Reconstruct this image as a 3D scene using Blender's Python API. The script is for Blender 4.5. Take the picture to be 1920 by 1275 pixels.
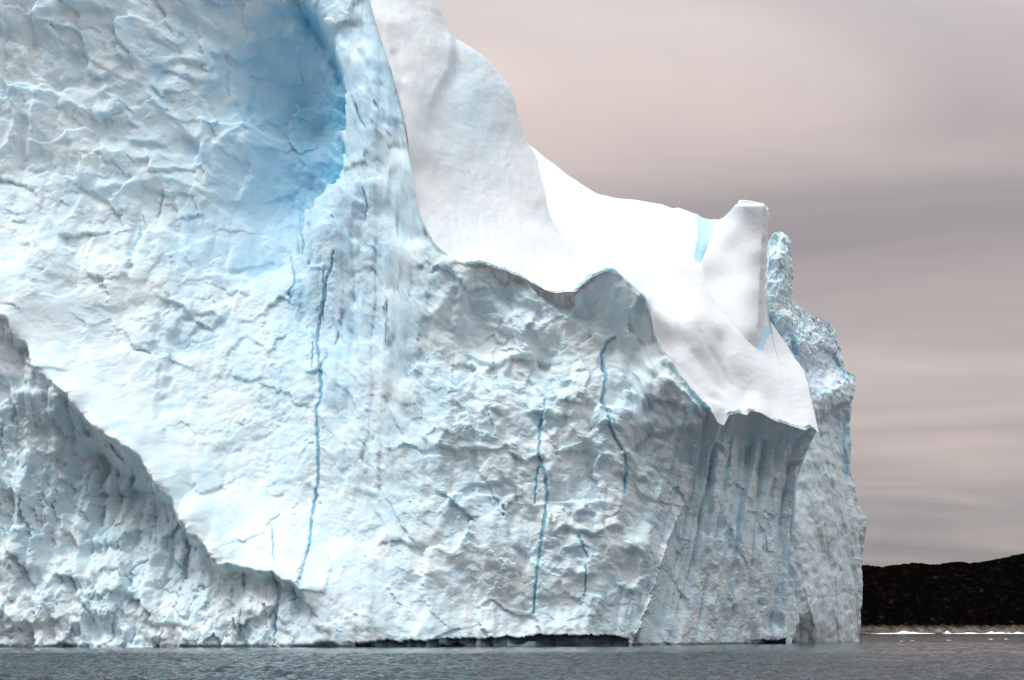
import bpy, math, random
import numpy as np
from mathutils import Vector

random.seed(7)
scene = bpy.context.scene
for o in list(bpy.data.objects):
    bpy.data.objects.remove(o)

# ------------------------------------------------------------------ camera
F = 2638.0                      # focal length in pixels of a 1920-wide picture
CAM_H = 3.0
PITCH = math.atan(547.5 / F)
cam_d = bpy.data.cameras.new('camera')
cam = bpy.data.objects.new('camera', cam_d)
scene.collection.objects.link(cam)
cam_d.sensor_width = 36.0
cam_d.lens = 36.0 * F / 1920.0
cam_d.clip_start = 1.0
cam_d.clip_end = 60000.0
cam.location = (0, 0, CAM_H)
cam.rotation_euler = (math.pi / 2 + PITCH, 0, 0)
scene.camera = cam

# ------------------------------------------------------------------ light
SUN_EL, SUN_AZ = math.radians(56), math.radians(-138)      # azimuth clockwise from +Y; the sun stands high behind the camera's left shoulder
world = bpy.data.worlds.new('World')
scene.world = world
world.use_nodes = True
nt = world.node_tree
nt.nodes.clear()


def N(tree, typ, loc=None, **kw):
    n = tree.nodes.new(typ)
    for k, v in kw.items():
        if k == 'inp':
            for kk, vv in v.items():
                n.inputs[kk].default_value = vv
        else:
            setattr(n, k, v)
    return n


def ramp(tree, stops, interp='LINEAR'):
    n = tree.nodes.new('ShaderNodeValToRGB')
    n.color_ramp.interpolation = interp
    el = n.color_ramp.elements
    while len(el) > 1:
        el.remove(el[-1])
    el[0].position = stops[0][0]
    el[0].color = (*stops[0][1], 1) if len(stops[0][1]) == 3 else stops[0][1]
    for p, c in stops[1:]:
        e = el.new(p)
        e.color = (*c, 1)
    return n


def build_world():
    L = nt.links.new
    out = N(nt, 'ShaderNodeOutputWorld')
    bg = N(nt, 'ShaderNodeBackground')
    bg2 = N(nt, 'ShaderNodeBackground')
    add = N(nt, 'ShaderNodeAddShader')
    tc = N(nt, 'ShaderNodeTexCoord')
    sep = N(nt, 'ShaderNodeSeparateXYZ')
    L(tc.outputs['Generated'], sep.inputs[0])
    # clouds: stretched bands, a plane of cloud seen in perspective
    mz = N(nt, 'ShaderNodeMath', operation='MAXIMUM', inp={1: 0.0})
    L(sep.outputs['Z'], mz.inputs[0])
    den = N(nt, 'ShaderNodeMath', operation='ADD', inp={1: 0.10})
    L(mz.outputs[0], den.inputs[0])
    dx = N(nt, 'ShaderNodeMath', operation='DIVIDE')
    dy = N(nt, 'ShaderNodeMath', operation='DIVIDE')
    L(sep.outputs['X'], dx.inputs[0]); L(den.outputs[0], dx.inputs[1])
    L(sep.outputs['Y'], dy.inputs[0]); L(den.outputs[0], dy.inputs[1])
    cx = N(nt, 'ShaderNodeCombineXYZ')
    L(dx.outputs[0], cx.inputs[0]); L(dy.outputs[0], cx.inputs[1])
    mp = N(nt, 'ShaderNodeMapping')
    mp.inputs['Scale'].default_value = (0.95, 1.8, 1)
    mp.inputs['Location'].default_value = (3.1, 0.35, 0)
    mp.inputs['Rotation'].default_value = (0, 0, math.radians(6))
    L(cx.outputs[0], mp.inputs[0])
    nz = N(nt, 'ShaderNodeTexNoise', inp={'Scale': 0.72, 'Detail': 4.0, 'Roughness': 0.46, 'Distortion': 0.9})
    L(mp.outputs[0], nz.inputs['Vector'])
    # elevation ramp: grey mauve near the horizon, brighter pinkish higher up, white overhead
    rp = ramp(nt, [(0.0, (0.29, 0.265, 0.275)), (0.065, (0.35, 0.31, 0.315)),
                   (0.12, (0.50, 0.425, 0.405)), (0.18, (0.585, 0.50, 0.475)),
                   (0.26, (0.49, 0.415, 0.40)), (0.34, (0.61, 0.53, 0.51)),
                   (0.42, (0.79, 0.70, 0.675)), (0.60, (1.12, 1.13, 1.16)), (1.0, (1.95, 2.2, 2.42))])
    L(mz.outputs[0], rp.inputs[0])
    cr = ramp(nt, [(0.30, (0.77, 0.79, 0.82)), (0.48, (0.98, 0.98, 0.98)), (0.68, (1.28, 1.23, 1.19))])
    L(nz.outputs['Fac'], cr.inputs[0])
    mul = N(nt, 'ShaderNodeMix', data_type='RGBA', blend_type='MULTIPLY')
    mul.inputs[0].default_value = 1.0
    L(rp.outputs[0], mul.inputs[6]); L(cr.outputs[0], mul.inputs[7])
    L(mul.outputs[2], bg.inputs[0])
    bg.inputs[1].default_value = 0.86
    sky = N(nt, 'ShaderNodeTexSky', sky_type='NISHITA')
    sky.sun_disc = False
    sky.sun_elevation = SUN_EL
    sky.sun_rotation = SUN_AZ
    L(sky.outputs[0], bg2.inputs[0])
    bg2.inputs[1].default_value = 0.01
    L(bg.outputs[0], add.inputs[0]); L(bg2.outputs[0], add.inputs[1])
    L(add.outputs[0], out.inputs[0])


build_world()
sun_d = bpy.data.lights.new('sun', 'SUN')
sun_d.energy = 1.6
sun_d.angle = math.radians(18)
sun_d.color = (1.0, 0.985, 0.96)
sun = bpy.data.objects.new('sun', sun_d)
scene.collection.objects.link(sun)
sd = Vector((math.sin(SUN_AZ) * math.cos(SUN_EL), math.cos(SUN_AZ) * math.cos(SUN_EL), math.sin(SUN_EL)))
sun.rotation_euler = sd.to_track_quat('Z', 'Y').to_euler()
sun.location = (0, 200, 300)

vs = scene.view_settings
vs.view_transform = 'Standard'
vs.look = 'None'
vs.gamma = 1.0
vs.exposure = 0.04
vs.use_curve_mapping = False
scene.cycles.use_denoising = True
scene.cycles.max_bounces = 6
scene.cycles.diffuse_bounces = 3
scene.cycles.use_adaptive_sampling = True
scene.cycles.adaptive_threshold = 0.02


# ------------------------------------------------------------------ maths helpers
def W(px, py, Y):
    """pixel of the 1920-wide photo + distance along +Y -> world point (numpy friendly)"""
    a = (np.asarray(px, float) - 960.0) / F
    b = (637.5 - np.asarray(py, float)) / F
    c, s = math.cos(PITCH), math.sin(PITCH)
    dy = c - b * s
    dz = s + b * c
    k = np.asarray(Y, float) / dy
    return a * k, np.asarray(Y, float) + 0 * k, CAM_H + dz * k


def P(x, y, z):
    c, s = math.cos(PITCH), math.sin(PITCH)
    zz = z - CAM_H
    d = y * c + zz * s
    u = -y * s + zz * c
    return 960.0 + F * x / d, 637.5 - F * u / d


def h2(ix, iy, seed):
    with np.errstate(over='ignore'):
        h = (ix.astype(np.int64).astype(np.uint32) * np.uint32(374761393)
             + iy.astype(np.int64).astype(np.uint32) * np.uint32(668265263)
             + np.uint32((seed * 362437 + 12345) & 0xffffffff))
        h = (h ^ (h >> np.uint32(13))) * np.uint32(1274126177)
        h = (h ^ (h >> np.uint32(16))) * np.uint32(2246822519)
        h = h ^ (h >> np.uint32(15))
    return h.astype(np.float32) / np.float32(4294967296.0)


def perlin(x, y, seed=0):
    x0 = np.floor(x); y0 = np.floor(y)
    fx = (x - x0).astype(np.float32); fy = (y - y0).astype(np.float32)
    u = fx * fx * fx * (fx * (fx * 6 - 15) + 10)
    v = fy * fy * fy * (fy * (fy * 6 - 15) + 10)
    def g(ix, iy, ax, ay):
        a = h2(ix, iy, seed) * (2 * math.pi)
        return np.cos(a) * ax + np.sin(a) * ay
    n00 = g(x0, y0, fx, fy); n10 = g(x0 + 1, y0, fx - 1, fy)
    n01 = g(x0, y0 + 1, fx, fy - 1); n11 = g(x0 + 1, y0 + 1, fx - 1, fy - 1)
    return ((n00 * (1 - u) + n10 * u) * (1 - v) + (n01 * (1 - u) + n11 * u) * v) * 1.5


def fbm(x, y, seed=0, oct=4, gain=0.5, lac=2.03):
    s = 0; a = 1.0
    for i in range(oct):
        s = s + a * perlin(x * lac ** i, y * lac ** i, seed + 17 * i)
        a *= gain
    return s


def ridged(x, y, seed=0, oct=4, gain=0.5):
    s = 0; a = 1.0
    for i in range(oct):
        s = s + a * (1 - 2 * np.abs(perlin(x * 2.07 ** i, y * 2.07 ** i, seed + 31 * i)))
        a *= gain
    return s


def cells(x, y, seed=0, off=0.35, jit=0.9):
    """power-diagram scallops: min over cells of d^2 + offset; also cell random and edge distance"""
    x0 = np.floor(x); y0 = np.floor(y)
    best = np.full(x.shape, 9.0, np.float32); sec = best.copy()
    rid = np.zeros(x.shape, np.float32); rdx = rid.copy(); rdy = rid.copy()
    for i in (-1, 0, 1):
        for j in (-1, 0, 1):
            cx = x0 + i; cy = y0 + j
            px = cx + 0.5 + jit * (h2(cx, cy, seed) - 0.5)
            py = cy + 0.5 + jit * (h2(cx, cy, seed + 101) - 0.5)
            r = h2(cx, cy, seed + 202)
            d = ((x - px) ** 2 + (y - py) ** 2 + off * r).astype(np.float32)
            m = d < best
            sec = np.where(m, best, np.minimum(sec, d))
            rid = np.where(m, r, rid); rdx = np.where(m, x - px, rdx); rdy = np.where(m, y - py, rdy)
            best = np.where(m, d, best)
    cells.d = (rdx, rdy)
    return best, rid, sec - best


def facets(x, y, seed=0, tilt=0.5, k=0.35, off=0.5):
    """broken-ice facets: upper envelope of randomly tilted curved plates"""
    x0 = np.floor(x); y0 = np.floor(y)
    best = np.full(x.shape, -9.0, np.float32)
    for i in (-1, 0, 1):
        for j in (-1, 0, 1):
            cx = x0 + i; cy = y0 + j
            ax = x - (cx + h2(cx, cy, seed)); ay = y - (cy + h2(cx, cy, seed + 5))
            tx = (h2(cx, cy, seed + 9) - 0.5) * 2 * tilt; ty = (h2(cx, cy, seed + 14) - 0.5) * 2 * tilt
            d = off * h2(cx, cy, seed + 21) + tx * ax + ty * ay - k * (ax * ax + ay * ay)
            best = np.maximum(best, d.astype(np.float32))
    return best


def chips(x, y, seed=0, tilt=0.5, step=0.3, off=0.25):
    """broken planes: every cell is one flat fragment with its own tilt and height"""
    b, r, e = cells(x, y, seed, off)
    dx, dy = cells.d
    r = r.astype(np.float64)
    tx = (r * 97.13) % 1 - .5; ty = (r * 613.71) % 1 - .5; h = (r * 29.77) % 1 - .5
    return ((tx * dx + ty * dy) * 2 * tilt + h * step).astype(np.float32), e


def smooth(e0, e1, x):
    t = np.clip((x - e0) / (e1 - e0), 0, 1)
    return t * t * (3 - 2 * t)


def rbf(pts, vals, q, c=6.0):
    """multiquadric surface through control points + linear trend"""
    pts = np.asarray(pts, float); vals = np.asarray(vals, float)
    n = len(pts)
    d = np.sqrt(((pts[:, None] - pts[None]) ** 2).sum(-1) + c * c)
    Pm = np.c_[np.ones(n), pts]
    A = np.zeros((n + 3, n + 3))
    A[:n, :n] = d - 0.0
    A[:n, :n] -= np.eye(n) * 0.6          # a little smoothing
    A[:n, n:] = Pm; A[n:, :n] = Pm.T
    b = np.r_[vals, 0, 0, 0]
    w = np.linalg.solve(A, b)
    out = np.empty(len(q))
    for s in range(0, len(q), 40000):
        qq = q[s:s + 40000]
        dd = np.sqrt(((qq[:, None].astype(np.float32) - pts[None].astype(np.float32)) ** 2).sum(-1) + c * c)
        out[s:s + 40000] = dd @ w[:n] + w[n] + qq @ w[n + 1:]
    return out


def shepard(pts, vals, q, p=3.2):
    pts = np.asarray(pts, np.float32); vals = np.asarray(vals, np.float32)
    out = np.empty((len(q), vals.shape[1]), np.float32)
    for s in range(0, len(q), 60000):
        qq = q[s:s + 60000].astype(np.float32)
        d2 = ((qq[:, None] - pts[None]) ** 2).sum(-1) + 900.0
        w = d2 ** (-p / 2)
        out[s:s + 60000] = (w @ vals) / w.sum(1, keepdims=True)
    return out


def blur(A, r):
    for ax in (0, 1):
        for _ in range(2):
            n = A.shape[ax]
            pad = [(0, 0), (0, 0)]; pad[ax] = (r + 1, r)
            c = np.cumsum(np.pad(A, pad, 'edge'), axis=ax, dtype=np.float64)
            A = (np.take(c, range(2 * r + 1, n + 2 * r + 1), ax) - np.take(c, range(0, n), ax)) / (2 * r + 1)
    return A


def polydist(U, V, line):
    """distance to a polyline, signed side (+ = left of travel in a y-down picture means above), arclength 0..1"""
    line = np.asarray(line, float)
    seg = np.hypot(*(line[1:] - line[:-1]).T); cum = np.r_[0, np.cumsum(seg)]; tot = cum[-1]
    best = np.full(U.shape, 1e9); side = np.zeros(U.shape); arc = np.zeros(U.shape)
    for k in range(len(line) - 1):
        ax, ay = line[k]; bx, by = line[k + 1]
        ex, ey = bx - ax, by - ay
        t = np.clip(((U - ax) * ex + (V - ay) * ey) / (ex * ex + ey * ey), 0, 1)
        qx = U - ax - t * ex; qy = V - ay - t * ey
        d = np.hypot(qx, qy)
        m = d < best
        best = np.where(m, d, best)
        side = np.where(m, np.sign(ex * (V - ay) - ey * (U - ax)), side)
        arc = np.where(m, (cum[k] + t * seg[k]) / tot, arc)
    return best, -side, arc


# ------------------------------------------------------------------ object helpers
def link(name, mesh, mat=None, parent=None, label=None, category=None, group=None, kind=None):
    o = bpy.data.objects.new(name, mesh)
    scene.collection.objects.link(o)
    if mat is not None:
        mesh.materials.append(mat)
    if parent is not None:
        o.parent = parent
    if label: o['label'] = label
    if category: o['category'] = category
    if group: o['group'] = group
    if kind: o['kind'] = kind
    return o


def mesh_from(verts, quads, name='mesh', attrs=None, normals=None, smooth_shade=True):
    me = bpy.data.meshes.new(name)
    nv, nf = len(verts), len(quads)
    me.vertices.add(nv)
    me.vertices.foreach_set('co', np.asarray(verts, np.float32).ravel())
    me.loops.add(nf * 4)
    me.loops.foreach_set('vertex_index', np.asarray(quads, np.int32).ravel())
    me.polygons.add(nf)
    me.polygons.foreach_set('loop_start', np.arange(0, nf * 4, 4, dtype=np.int32))
    me.polygons.foreach_set('loop_total', np.full(nf, 4, np.int32))
    me.update(calc_edges=True)
    me.polygons.foreach_set('use_smooth', np.full(nf, smooth_shade, bool))
    for k, v in (attrs or {}).items():
        a = me.attributes.new(k, 'FLOAT', 'POINT')
        a.data.foreach_set('value', np.asarray(v, np.float32).ravel())
    if normals is not None:
        me.normals_split_custom_set_from_vertices(np.asarray(normals, np.float32))
    return me


def grid_quads(nr, nc):
    i = np.arange(nr * nc).reshape(nr, nc)
    return np.stack([i[:-1, :-1], i[:-1, 1:], i[1:, 1:], i[1:, :-1]], -1).reshape(-1, 4)


def grid_normals(V):
    du = np.gradient(V, axis=1); dv = np.gradient(V, axis=0)
    n = np.cross(du, dv)
    n /= np.linalg.norm(n, axis=-1, keepdims=True) + 1e-9
    return n


def split_mesh(V, labels, attrs, spec, parent):
    """V (nr,nc,3) one continuous surface; quads go to the part of their label, normals kept from the whole"""
    nr, nc = V.shape[:2]
    q = grid_quads(nr, nc)
    lab = labels[:-1, :-1].ravel()
    flat = V.reshape(-1, 3); nrm = grid_normals(V).reshape(-1, 3)
    res = {}
    for key, (name, mat) in spec.items():
        sel = q[lab == key]
        if len(sel) == 0:
            continue
        used = np.zeros(len(flat), bool); used[sel.ravel()] = True
        remap = np.cumsum(used) - 1
        me = mesh_from(flat[used], remap[sel], name, {k: a.ravel()[used] for k, a in attrs.items()}, nrm[used])
        res[key] = link(name, me, mat, parent)
    return res


# ------------------------------------------------------------------ materials
def new_mat(name):
    m = bpy.data.materials.new(name)
    m.use_nodes = True
    t = m.node_tree
    b = t.nodes['Principled BSDF']
    return m, t, b


def ice_material(name, pale, mid, blue, mottle=1.0, bump=1.0, rough=0.55, fine_scale=1.0, sss=0.7):
    m, t, b = new_mat(name)
    L = t.links.new
    tc = N(t, 'ShaderNodeTexCoord')
    at = N(t, 'ShaderNodeAttribute', attribute_name='tint')
    n1 = N(t, 'ShaderNodeTexNoise', inp={'Scale': 0.16, 'Detail': 7.0, 'Roughness': 0.6, 'Distortion': 0.8})
    L(tc.outputs['Object'], n1.inputs['Vector'])
    mr = N(t, 'ShaderNodeMapRange', inp={1: 0.3, 2: 0.72, 3: -0.11 * mottle, 4: 0.15 * mottle})
    L(n1.outputs['Fac'], mr.inputs[0])
    ad = N(t, 'ShaderNodeMath', operation='ADD', use_clamp=True)
    L(at.outputs['Fac'], ad.inputs[0]); L(mr.outputs[0], ad.inputs[1])
    rp = ramp(t, [(0.0, pale), (0.30, mid), (0.62, tuple(0.55 * a + 0.45 * c for a, c in zip(mid, blue))), (1.0, blue)])
    L(ad.outputs[0], rp.inputs[0])
    L(rp.outputs[0], b.inputs['Base Color'])
    b.inputs['Roughness'].default_value = rough
    b.inputs['Subsurface Weight'].default_value = sss
    b.inputs['Subsurface Radius'].default_value = (0.35, 0.8, 1.0)
    b.inputs['Subsurface Scale'].default_value = 1.1
    b.inputs['Specular IOR Level'].default_value = 0.25
    b.inputs['IOR'].default_value = 1.31
    n2 = N(t, 'ShaderNodeTexNoise', inp={'Scale': 1.1 * fine_scale, 'Detail': 6.0, 'Roughness': 0.55, 'Distortion': 0.3})
    L(tc.outputs['Object'], n2.inputs['Vector'])
    bp = N(t, 'ShaderNodeBump', inp={'Strength': 0.55, 'Distance': 0.13 * bump})
    L(n2.outputs['Fac'], bp.inputs['Height'])
    L(bp.outputs[0], b.inputs['Normal'])
    return m


MAT_CLIFF = ice_material('cliff_ice', (0.82, 0.92, 0.965), (0.64, 0.82, 0.92), (0.20, 0.57, 0.79))
MAT_SNOW = ice_material('wind_packed_snow', (0.80, 0.825, 0.84), (0.70, 0.81, 0.86), (0.30, 0.66, 0.86), mottle=0.35, bump=0.25, rough=0.6, fine_scale=0.6)
MAT_CRACK = ice_material('dense_blue_ice', (0.70, 0.88, 0.95), (0.45, 0.80, 0.94), (0.13, 0.58, 0.83), mottle=0.4, bump=0.3, rough=0.3)
MAT_WET_SHADE = ice_material('wet_shaded_undercut_ice', (0.16, 0.22, 0.26), (0.09, 0.14, 0.18), (0.03, 0.08, 0.12), mottle=1.0, bump=0.5, rough=0.25)  # wet ice, near-black since the underside's shadow is painted into its colour

# ------------------------------------------------------------------ the iceberg
berg = bpy.data.objects.new('iceberg', None)
scene.collection.objects.link(berg)
berg.location = (0, 0, 0)
berg['label'] = 'huge white and pale blue iceberg with a hollow cliff towering over the sea'
berg['category'] = 'iceberg'

# --- depth control points of the main face: (px, py, distance)
DEPTH = [
    # waterline
    (-160, 1213, 283), (0, 1213, 283), (150, 1213, 283), (300, 1213, 284), (450, 1213, 284), (520, 1213, 284), (640, 1213, 285),
    (800, 1212, 292), (950, 1211, 300), (1100, 1210, 309), (1185, 1210, 316), (1280, 1208, 328), (1380, 1207, 345), (1480, 1205, 366),
    # lower left face under the crest
    (0, 1050, 283), (120, 1060, 285), (230, 1060, 286), (60, 900, 285), (160, 930, 290), (250, 960, 293), (330, 1050, 290),
    (0, 760, 284), (100, 800, 286), (180, 850, 291), (240, 900, 294), (300, 960, 294), (370, 1040, 288), (430, 1090, 287),
    (430, 1150, 285), (500, 1110, 286), (560, 1150, 286), (-160, 900, 280), (-160, 700, 279), (0, 650, 282),
    # crest (nearest)
    (-160, 470, 277), (-60, 530, 278), (0, 600, 279), (60, 680, 280), (130, 745, 281), (190, 805, 282), (240, 848, 282.5), (290, 905, 283),
    (340, 975, 283), (395, 1045, 283.5), (450, 1070, 284), (510, 1076, 284.5), (560, 1108, 284.5), (600, 1165, 285),
    # slope above the crest
    (60, 600, 288), (130, 660, 291), (200, 720, 293), (260, 770, 294), (310, 840, 294), (370, 910, 293), (430, 990, 291),
    (500, 1030, 290), (570, 1060, 289), (640, 1110, 288), (700, 1160, 289), (-160, 330, 293), (0, 480, 291),
    # bowl floor
    (140, 560, 297), (240, 640, 301), (340, 720, 304), (430, 800, 304), (500, 880, 302), (560, 960, 299), (650, 1030, 296), (740, 1120, 295),
    (550, 800, 306), (600, 700, 308), (640, 880, 303), (700, 980, 300), (480, 680, 309), (360, 600, 309),
    # hollow
    (80, 400, 301), (200, 460, 307), (320, 480, 314), (430, 520, 319), (500, 560, 317), (560, 600, 315), (120, 280, 306), (240, 330, 313),
    (350, 360, 321), (450, 400, 329), (520, 430, 331), (0, 300, 301), (0, 120, 300), (130, 120, 307), (260, 180, 315), (380, 220, 325),
    (480, 260, 334), (560, 280, 339), (600, 230, 341), (570, 150, 339), (520, 80, 334), (420, 60, 328), (300, 40, 319), (160, 0, 307),
    (0, -60, 298), (200, -130, 308), (400, -130, 318), (520, -80, 322), (-160, -100, 290), (-160, 120, 292), (590, 340, 336), (540, 480, 326),
    # pillar right of the hollow
    (600, 20, 322), (640, 110, 315), (668, 190, 312), (668, 260, 311), (655, 330, 311), (625, 400, 311), (590, 440, 313), (570, 520, 314),
    (690, 60, 316), (720, 130, 313), (745, 220, 310), (720, 300, 309), (760, 330, 307.5), (700, 400, 308), (660, 500, 309), (620, 600, 311),
    (780, 420, 305.5), (740, 520, 305.5), (690, 620, 307), (650, 760, 306), (640, -60, 320), (670, -110, 322), (600, -130, 323),
    # central face
    (835, 490, 303.5), (820, 560, 303.5), (790, 650, 304), (760, 760, 304), (740, 880, 302), (800, 960, 301), (900, 520, 304.5),
    (880, 620, 307), (860, 760, 303), (880, 900, 303), (850, 1050, 301), (820, 1170, 297), (950, 520, 307.5), (960, 640, 309),
    (960, 760, 305), (970, 900, 305.5), (980, 1050, 306), (960, 1180, 304), (1010, 545, 309), (1050, 620, 311.5), (1050, 760, 307.5),
    (1070, 900, 309), (1090, 1050, 310), (1090, 1180, 308), (1080, 548, 308.5), (1100, 518, 304.5), (1145, 507, 303), (1185, 537, 303.4), (1215, 577, 304.8),
    (1100, 600, 313.5), (1150, 615, 314), (1215, 640, 312.5), (1150, 700, 311), (1160, 800, 309.5), (1170, 860, 312.5), (1190, 980, 314.5), (1180, 1100, 315.5),
    (1245, 670, 308), (1290, 730, 310), (1240, 780, 310.5), (1325, 775, 313), (1290, 800, 313), (1270, 850, 318), (1260, 950, 319), (1240, 1060, 321),
    # fluted corner
    (1340, 800, 325), (1330, 900, 328), (1310, 1020, 329), (1280, 1130, 329), (1360, 770, 321), (1400, 768, 327), (1400, 800, 340), (1400, 900, 341),
    (1390, 1020, 341), (1370, 1130, 342), (1450, 785, 338), (1455, 850, 348), (1450, 960, 352), (1440, 1080, 353), (1430, 1160, 353),
    (1510, 800, 347), (1530, 805, 350), (1520, 850, 356), (1495, 950, 362), (1485, 1080, 364), (1480, 1160, 366), (1560, 800, 362), (1530, 1100, 378),
]
# --- ridge line: the top edge of the main face (px, py, distance)
RIDGE = [(-160, -150, 291), (0, -170, 298), (200, -190, 308), (400, -185, 317), (560, -165, 321), (645, -150, 322), (672, -110, 321), (684, -50, 319.5), (694, 0, 317.5), (712, 60, 314.5), (732, 120, 312), (748, 175, 310.5), (760, 230, 309), (768, 285, 308),
         (776, 340, 307), (785, 385, 306), (800, 425, 304.8), (815, 452, 304), (833, 472, 303.5), (850, 484, 303.5), (875, 491, 304), (890, 488, 304.5), (905, 488, 305), (930, 497, 306), (950, 503, 307.3),
         (975, 513, 308.3), (1000, 528, 309), (1020, 540, 309.3), (1045, 545, 309.3), (1078, 543, 308.5), (1084, 535, 307), (1105, 518, 305.5), (1128, 506, 304.5), (1150, 503, 304.3), (1165, 514, 304.3), (1190, 535, 304.6),
         (1212, 558, 305.2), (1222, 580, 305.8), (1228, 610, 306.8), (1240, 642, 307.6), (1258, 672, 308.5), (1280, 705, 309.5), (1305, 735, 311), (1322, 752, 312.5), (1335, 766, 314), (1343, 786, 316), (1355, 792, 318), (1366, 772, 321), (1385, 768, 324), (1398, 773, 326.5), (1406, 764, 328), (1425, 768, 331), (1450, 783, 337), (1480, 792, 342), (1508, 801, 346), (1520, 794, 348), (1534, 806, 350)]
# main-face character: (px, py, scallop, facet, flute, rubble, tint)
CHAR = [
    (0, 100, .6, 1.0, .3, .5, .10), (100, 250, .5, .8, .3, .4, .12), (250, 120, .5, .85, 0, .3, .16), (250, 300, .5, .85, 0, .3, .16), (400, 150, .4, .7, 0, .15, .18),
    (420, 320, .5, .7, 0, .15, .20), (530, 130, .15, .3, 0, .15, .38), (600, 180, .12, .3, 0, .1, .62), (610, 280, .15, .3, 0, .1, .55), (560, 350, .12, .25, .1, .1, .42),
    (500, 440, .1, .12, .1, .05, .30), (400, 430, .15, .3, .2, .1, .26), (300, 440, .4, .7, .2, .3, .15), (150, 420, .4, .7, .3, .4, .10), (50, 500, .4, .6, 0, .9, .06),
    (250, 560, .5, .7, .1, .9, .08), (420, 600, .4, .6, .1, .9, .14), (500, 700, .3, .3, .1, .9, .18), (100, 620, .3, .2, 0, .6, .0), (200, 740, .3, .2, 0, .6, 0),
    (320, 860, .3, .2, 0, .7, .02), (430, 980, .3, .2, 0, .7, .03), (400, 800, .3, .2, 0, .9, .08), (560, 850, .3, .2, 0, .95, .13), (650, 950, .3, .25, 0, .9, .1), (600, 1080, .4, .3, 0, .6, .06),
    (50, 780, .7, 1.0, .9, .5, .10), (180, 900, 1.1, 1.0, .9, .7, .12), (120, 1000, .9, 1.0, 1., .5, .08), (280, 1000, 1.1, 1.0, 1.0, .6, .12), (60, 1130, 1.0, .9, .4, .8, .04), (250, 1130, 1.0, .9, .5, .8, .08), (420, 1130, .9, .7, .6, .8, .05), (540, 1150, .6, .5, .2, .5, .05),
    (660, 60, .4, .8, .2, .3, .26), (670, 250, .4, .7, .2, .4, .30), (740, 300, .5, .7, .1, .3, .16), (640, 400, .4, .5, .1, .9, .30), (600, 500, .4, .6, .3, .8, .34), (700, 470, .4, .6, .3, .5, .27), (640, 620, .4, .6, .35, .6, .30),
    (730, 620, .4, .6, .3, .4, .2), (760, 760, .5, .6, .2, .4, .14), (740, 450, .6, .7, .15, .4, .14), (820, 600, .5, .9, .1, .2, .10), (900, 720, .9, 1.0, .2, .4, .08), (870, 960, .5, .8, .3, .3, .08), (780, 1080, .5, .6, .1, .5, .06),
    (920, 560, 1.0, .9, .2, .5, .08), (1020, 600, 1.2, .9, .1, .4, .04), (1150, 570, .5, .6, 0, .4, .10), (1050, 720, 1.2, .9, .1, .4, .04), (1180, 700, 1.1, 1.0, .2, .3, .05), (1250, 760, 1.2, .8, .1, .3, .04),
    (1060, 880, 1.3, .8, .1, .4, .04), (1180, 880, 1.2, .8, .1, .4, .04), (1080, 1040, 1.1, .8, .1, .4, .05), (1180, 1020, 1.0, .8, .2, .4, .04), (1040, 1150, .8, .7, .2, .4, .05),
    (1320, 850, .25, .42, 1.6, .3, .13), (1300, 1000, .25, .42, 1.7, .4, .12), (1260, 1120, .3, .42, 1.5, .5, .08), (1400, 850, .25, .42, 1.7, .3, .15), (1400, 1000, .25, .42, 1.7, .4, .12), (1380, 1140, .35, .42, 1.4, .6, .06), (1480, 850, .4, .42, 1.2, .3, .10), (1470, 1000, .25, .42, 1.6, .4, .12),
]
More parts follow.
